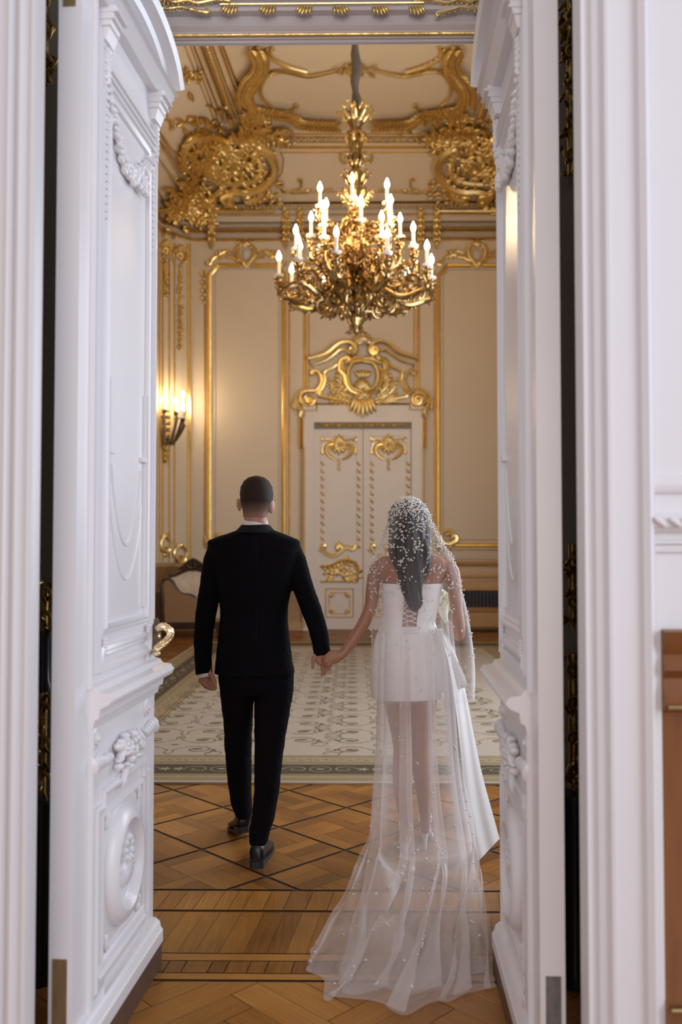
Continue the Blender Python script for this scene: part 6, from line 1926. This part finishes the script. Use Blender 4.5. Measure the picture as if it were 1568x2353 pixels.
# ---------------------------------------------------------------- veil
def veil_rows(spec, nu, A=1.80, amp=1.0, seed=0.0, k=5, pleat=0.12):
    C_ = catmull([(q[0], (q[1] + q[2]) / 2, (q[2] - q[1]) / 2) for q in spec], k); D_ = catmull([(q[3], q[4], q[5]) for q in spec], k)
    rows = []
    for i, (c, d) in enumerate(zip(C_, D_)):
        py_, xm, hw_ = c; Yc, D, f = d
        z = at(xm, py_, Yc - D).z; xc = at(xm, py_, Yc).x; w_ = hw_ * Yc / F
        row = []
        for j in range(nu + 1):
            a = -A + 2 * A * j / nu
            fold = math.sin(6.3 * a + 1.9 * math.sin(1.9 * a + seed) + seed + i * 0.004) + 0.5 * math.sin(13.0 * a + 2.4 * math.sin(2.3 * a + seed) + seed * 2 - i * 0.008) + 0.14 * math.sin(31 * a + 2 * math.sin(4 * a) + seed)
            fold = math.copysign(abs(fold / 1.6) ** 0.8, fold)
            rr_ = f * amp * fold
            ph = 10.0 * a + 1.6 * math.sin(1.7 * a + seed) + seed * 3
            b = a + pleat * min(1.0, f / 0.022) ** 2 * math.sin(ph) * max(0.0, 1 - (a / A) ** 4)
            rr_ += pleat * min(1.0, f / 0.022) ** 2 * 0.10 * math.cos(ph)
            sa, ca = math.sin(b), math.cos(b)
            row.append(V((xc + sa * (w_ + rr_ * 0.35 - f * 0.2), Yc - ca * (D + rr_), z)))
        rows.append(row)
    return rows
head_rows = [(1143.5, 934, 942, 4.35, 0.01, 0.0), (1147, 920, 957, 4.35, 0.06, 0.001), (1155, 908, 969, 4.35, 0.093, 0.002), (1168, 899, 980, 4.35, 0.114, 0.003), (1188, 892, 988, 4.345, 0.124, 0.004), (1215, 886, 1001, 4.34, 0.128, 0.006), (1250, 874, 1019, 4.335, 0.130, 0.008), (1282, 858, 1040, 4.335, 0.140, 0.009), (1310, 849, 1051, 4.335, 0.150, 0.011)]
short = veil_rows(head_rows + [(1350, 846, 1061, 4.335, 0.160, 0.013), (1400, 849, 1074, 4.335, 0.170, 0.015), (1450, 853, 1083, 4.335, 0.180, 0.017), (1500, 853, 1090, 4.335, 0.19, 0.019), (1560, 850, 1094, 4.335, 0.20, 0.020), (1620, 853, 1092, 4.335, 0.205, 0.021)], 240, 1.85, 1.0, 0.3, 5, 0.11)
long_spec = [(1290, 880, 1010, 4.33, 0.140, 0.010), (1370, 871, 1028, 4.33, 0.158, 0.013), (1420, 868, 1036, 4.33, 0.170, 0.015), (1470, 866, 1040, 4.33, 0.180, 0.018), (1560, 863, 1048, 4.32, 0.195, 0.022), (1660, 862, 1054, 4.31, 0.21, 0.026), (1760, 859, 1060, 4.29, 0.23, 0.030), (1850, 853, 1070, 4.26, 0.27, 0.034), (1920, 849, 1080, 4.21, 0.32, 0.036), (1975, 846, 1086, 4.14, 0.38, 0.038)]
lng = veil_rows(long_spec, 240, 1.55, 0.8, 1.9, 5, 0.20)
spec3 = [(a, b + 6, c - 8, Y_, D - 0.03, f * 1.2) for a, b, c, Y_, D, f in long_spec]
lng3 = veil_rows(spec3, 240, 1.45, 0.8, 4.4, 5, 0.22)
# train: from the last hanging row out over the floor
def make_train(last, hem, NV, sd):
    hm = interp([tuple(p) for p in catmull([onz(x_, y_, 0.004) for x_, y_ in hem], 8)], 241)
    train = []
    for i in range(1, NV + 1):
        v = i / NV
        row = []
        for j in range(241):
            u = j / 240
            uu = min(1.0, max(0.0, u + 0.075 * math.sin(29 * u + sd * 2 + 1.2 * v) * math.sin(PI * u) ** 0.5))
            a, b = last[j], V(hm[int(uu * 240)])
            x_ = a.x + (b.x - a.x) * (v ** 1.25)
            y_ = a.y + (b.y - a.y) * v ** 1.1
            z = a.z * (1 - v) ** 1.8 + 0.004
            w1 = math.sin(u * 21 + sd + 2.6 * math.sin(v * 2 + u * 5 + sd)); w2 = math.sin(u * 49 + 4 * v + sd * 3 + 2.5 * math.sin(v * 5 + u * 7)); w3 = noise.noise(V((u * 7, v * 3, sd)))
            hgt = (0.050 * max(0, w1) ** 1.6 + 0.020 * max(0, w2) ** 2 + 0.05 * max(0, w3)) * (0.30 + 0.70 * math.sin(PI * min(1, v * 0.9 + 0.1))) * (1 if v < 0.97 else 0.6) * min(1, v / 0.2)
            x_ += (0.034 * w1 * (1 - 0.4 * v) + 0.010 * w2 + 0.05 * w3) * v
            y_ += 0.03 * noise.noise(V((u * 9, v * 4, 7 + sd))) * v
            row.append(V((x_, y_, max(0.003, z + hgt))))
        train.append(row)
    return train
train = make_train(lng[-1], [(697, 2188), (716, 2226), (760, 2248), (768, 2288), (812, 2300), (862, 2310), (925, 2334), (985, 2306), (1020, 2300), (1062, 2302), (1100, 2278), (1145, 2270)], 70, 0.0)
lng3 += make_train(lng3[-1], [(770, 2215), (790, 2262), (830, 2285), (880, 2270), (930, 2290), (1000, 2268), (1040, 2290), (1090, 2262), (1135, 2235)], 60, 2.2)
lng += train
mb = MB(); mb.grid(short)
mb.setm(1); mb.grid(lng); mb.grid(lng3)
veil = mb.build('veil', ['tulle', 'tulle_full'], br, label='sheer white tulle veil with a trailing hem')
veil.data.polygons.foreach_set('use_smooth', [True] * len(veil.data.polygons))
dens = [1.0] * (len(short) * 241)
for rows_ in (lng, lng3):
    for i in range(len(rows_)):
        t = max(0.0, min(1.0, (i - 1) / 22.0)); dens += [t * t * (3 - 2 * t)] * 241
da_ = veil.data.attributes.new('tulle_weight', 'FLOAT', 'POINT')
da_.data.foreach_set('value', dens)
# pearls
rnd = random.Random(11)
def on(rows, ti, aj):
    i = min(int(ti), len(rows) - 2); j = min(int(aj), 239)
    p = rows[i][j].lerp(rows[i + 1][j], ti - i).lerp(rows[i][j + 1], aj - j)
    n = (rows[i + 1][j] - rows[i][j]).cross(rows[i][j + 1] - rows[i][j])
    n = n.normalized() if n.length > 1e-9 else V((0, -1, 0))
    return p, (n if n.y < 0 or n.z > 0.8 else -n)
pearls = []
NS = len(short)
def place(rows, t0, t1, n, dens):
    for _ in range(n):
        t = t0 + (t1 - t0) * rnd.random() ** dens
        p, nn = on(rows, t, rnd.uniform(14, 226))
        r = rnd.choice((0.0033, 0.0040, 0.0048))
        pearls.append((r, p + nn * r * 0.8))
        if rnd.random() < 0.3: pearls.append((r * 0.85, p + nn * r * 0.8 + V((rnd.uniform(-1, 1), 0, rnd.uniform(-1, 1))).normalized() * r * 2.1))
k_ = NS / 14.0
place(short, 0.3, 3.5 * 5, 330, 0.8)
place(short, 3.0 * 5, 6.5 * 5, 330, 1.0)
place(short, 6.0 * 5, 9.5 * 5, 250, 1.1)
place(short, 9.0 * 5, NS - 2, 120, 1.0)
place(lng, 22, 45, 60, 1.0)
place(lng, 45, len(lng) - 3, 60, 1.0)
pearls.sort(key=lambda q: -q[0])
for r, c in pearls[:100]:
    mb = MB(); mb.ball(c, r, 10, 7); mb.build('pearl', 'pearl', veil)
mb = MB()
for r, c in pearls[100:]: mb.ball(c, r, 8, 6)
o = mb.build('small_pearls', 'pearl', veil); o['kind'] = 'stuff'

# ---------------------------------------------------------------- bouquet of calla lilies
bq = empty('calla_lily_bouquet', at(1010, 1420, 4.62), 'cream calla lily bouquet held at the right hip of the veiled person', 'bouquet')
def lily(px_, py_, Y_, dx, dz, L=0.12):
    p = at(px_, py_, Y_); ax = V((dx, -0.3, dz)).normalized(); s1 = ax.cross(V((0, 1, 0))).normalized(); s2 = ax.cross(s1).normalized()
    mb = MB(); rows = []
    for i in range(12):
        t = i / 11
        r = 0.006 + 0.036 * t ** 1.3 + 0.012 * max(0, t - 0.8) * 5
        rows.append([p + ax * (L * t * (1 + 0.28 * max(0, math.cos(a)) * t)) + (s1 * math.cos(a) + s2 * math.sin(a)) * r * (1 + 0.25 * math.cos(a) * t) for a in [2 * PI * q / 20 for q in range(20)]])
    rin = [[q + (p + ax * L * (i / 11) - q) * 0.06 for q in r] for i, r in enumerate(rows)]
    mb.grid(rows, True); mb.grid(rin, True); mb.grid([rows[-1], rin[-1]], True)
    o = mb.build('lily_flower', 'lily', bq, label='cream calla lily trumpet')
    mb = MB(); mb.tube([p, p - ax * 0.05, p - ax * 0.10 + V((-0.01, 0, 0))], [0.008, 0.006, 0.005], 8); mb.build('stem', 'stem', o)
lily(1029, 1440, 4.52, -0.30, 1.0, 0.125); lily(1014, 1412, 4.55, -0.25, 1.0, 0.11); lily(1000, 1425, 4.62, -0.4, 1.0, 0.12); lily(1024, 1420, 4.60, 0.1, 1.0, 0.12)
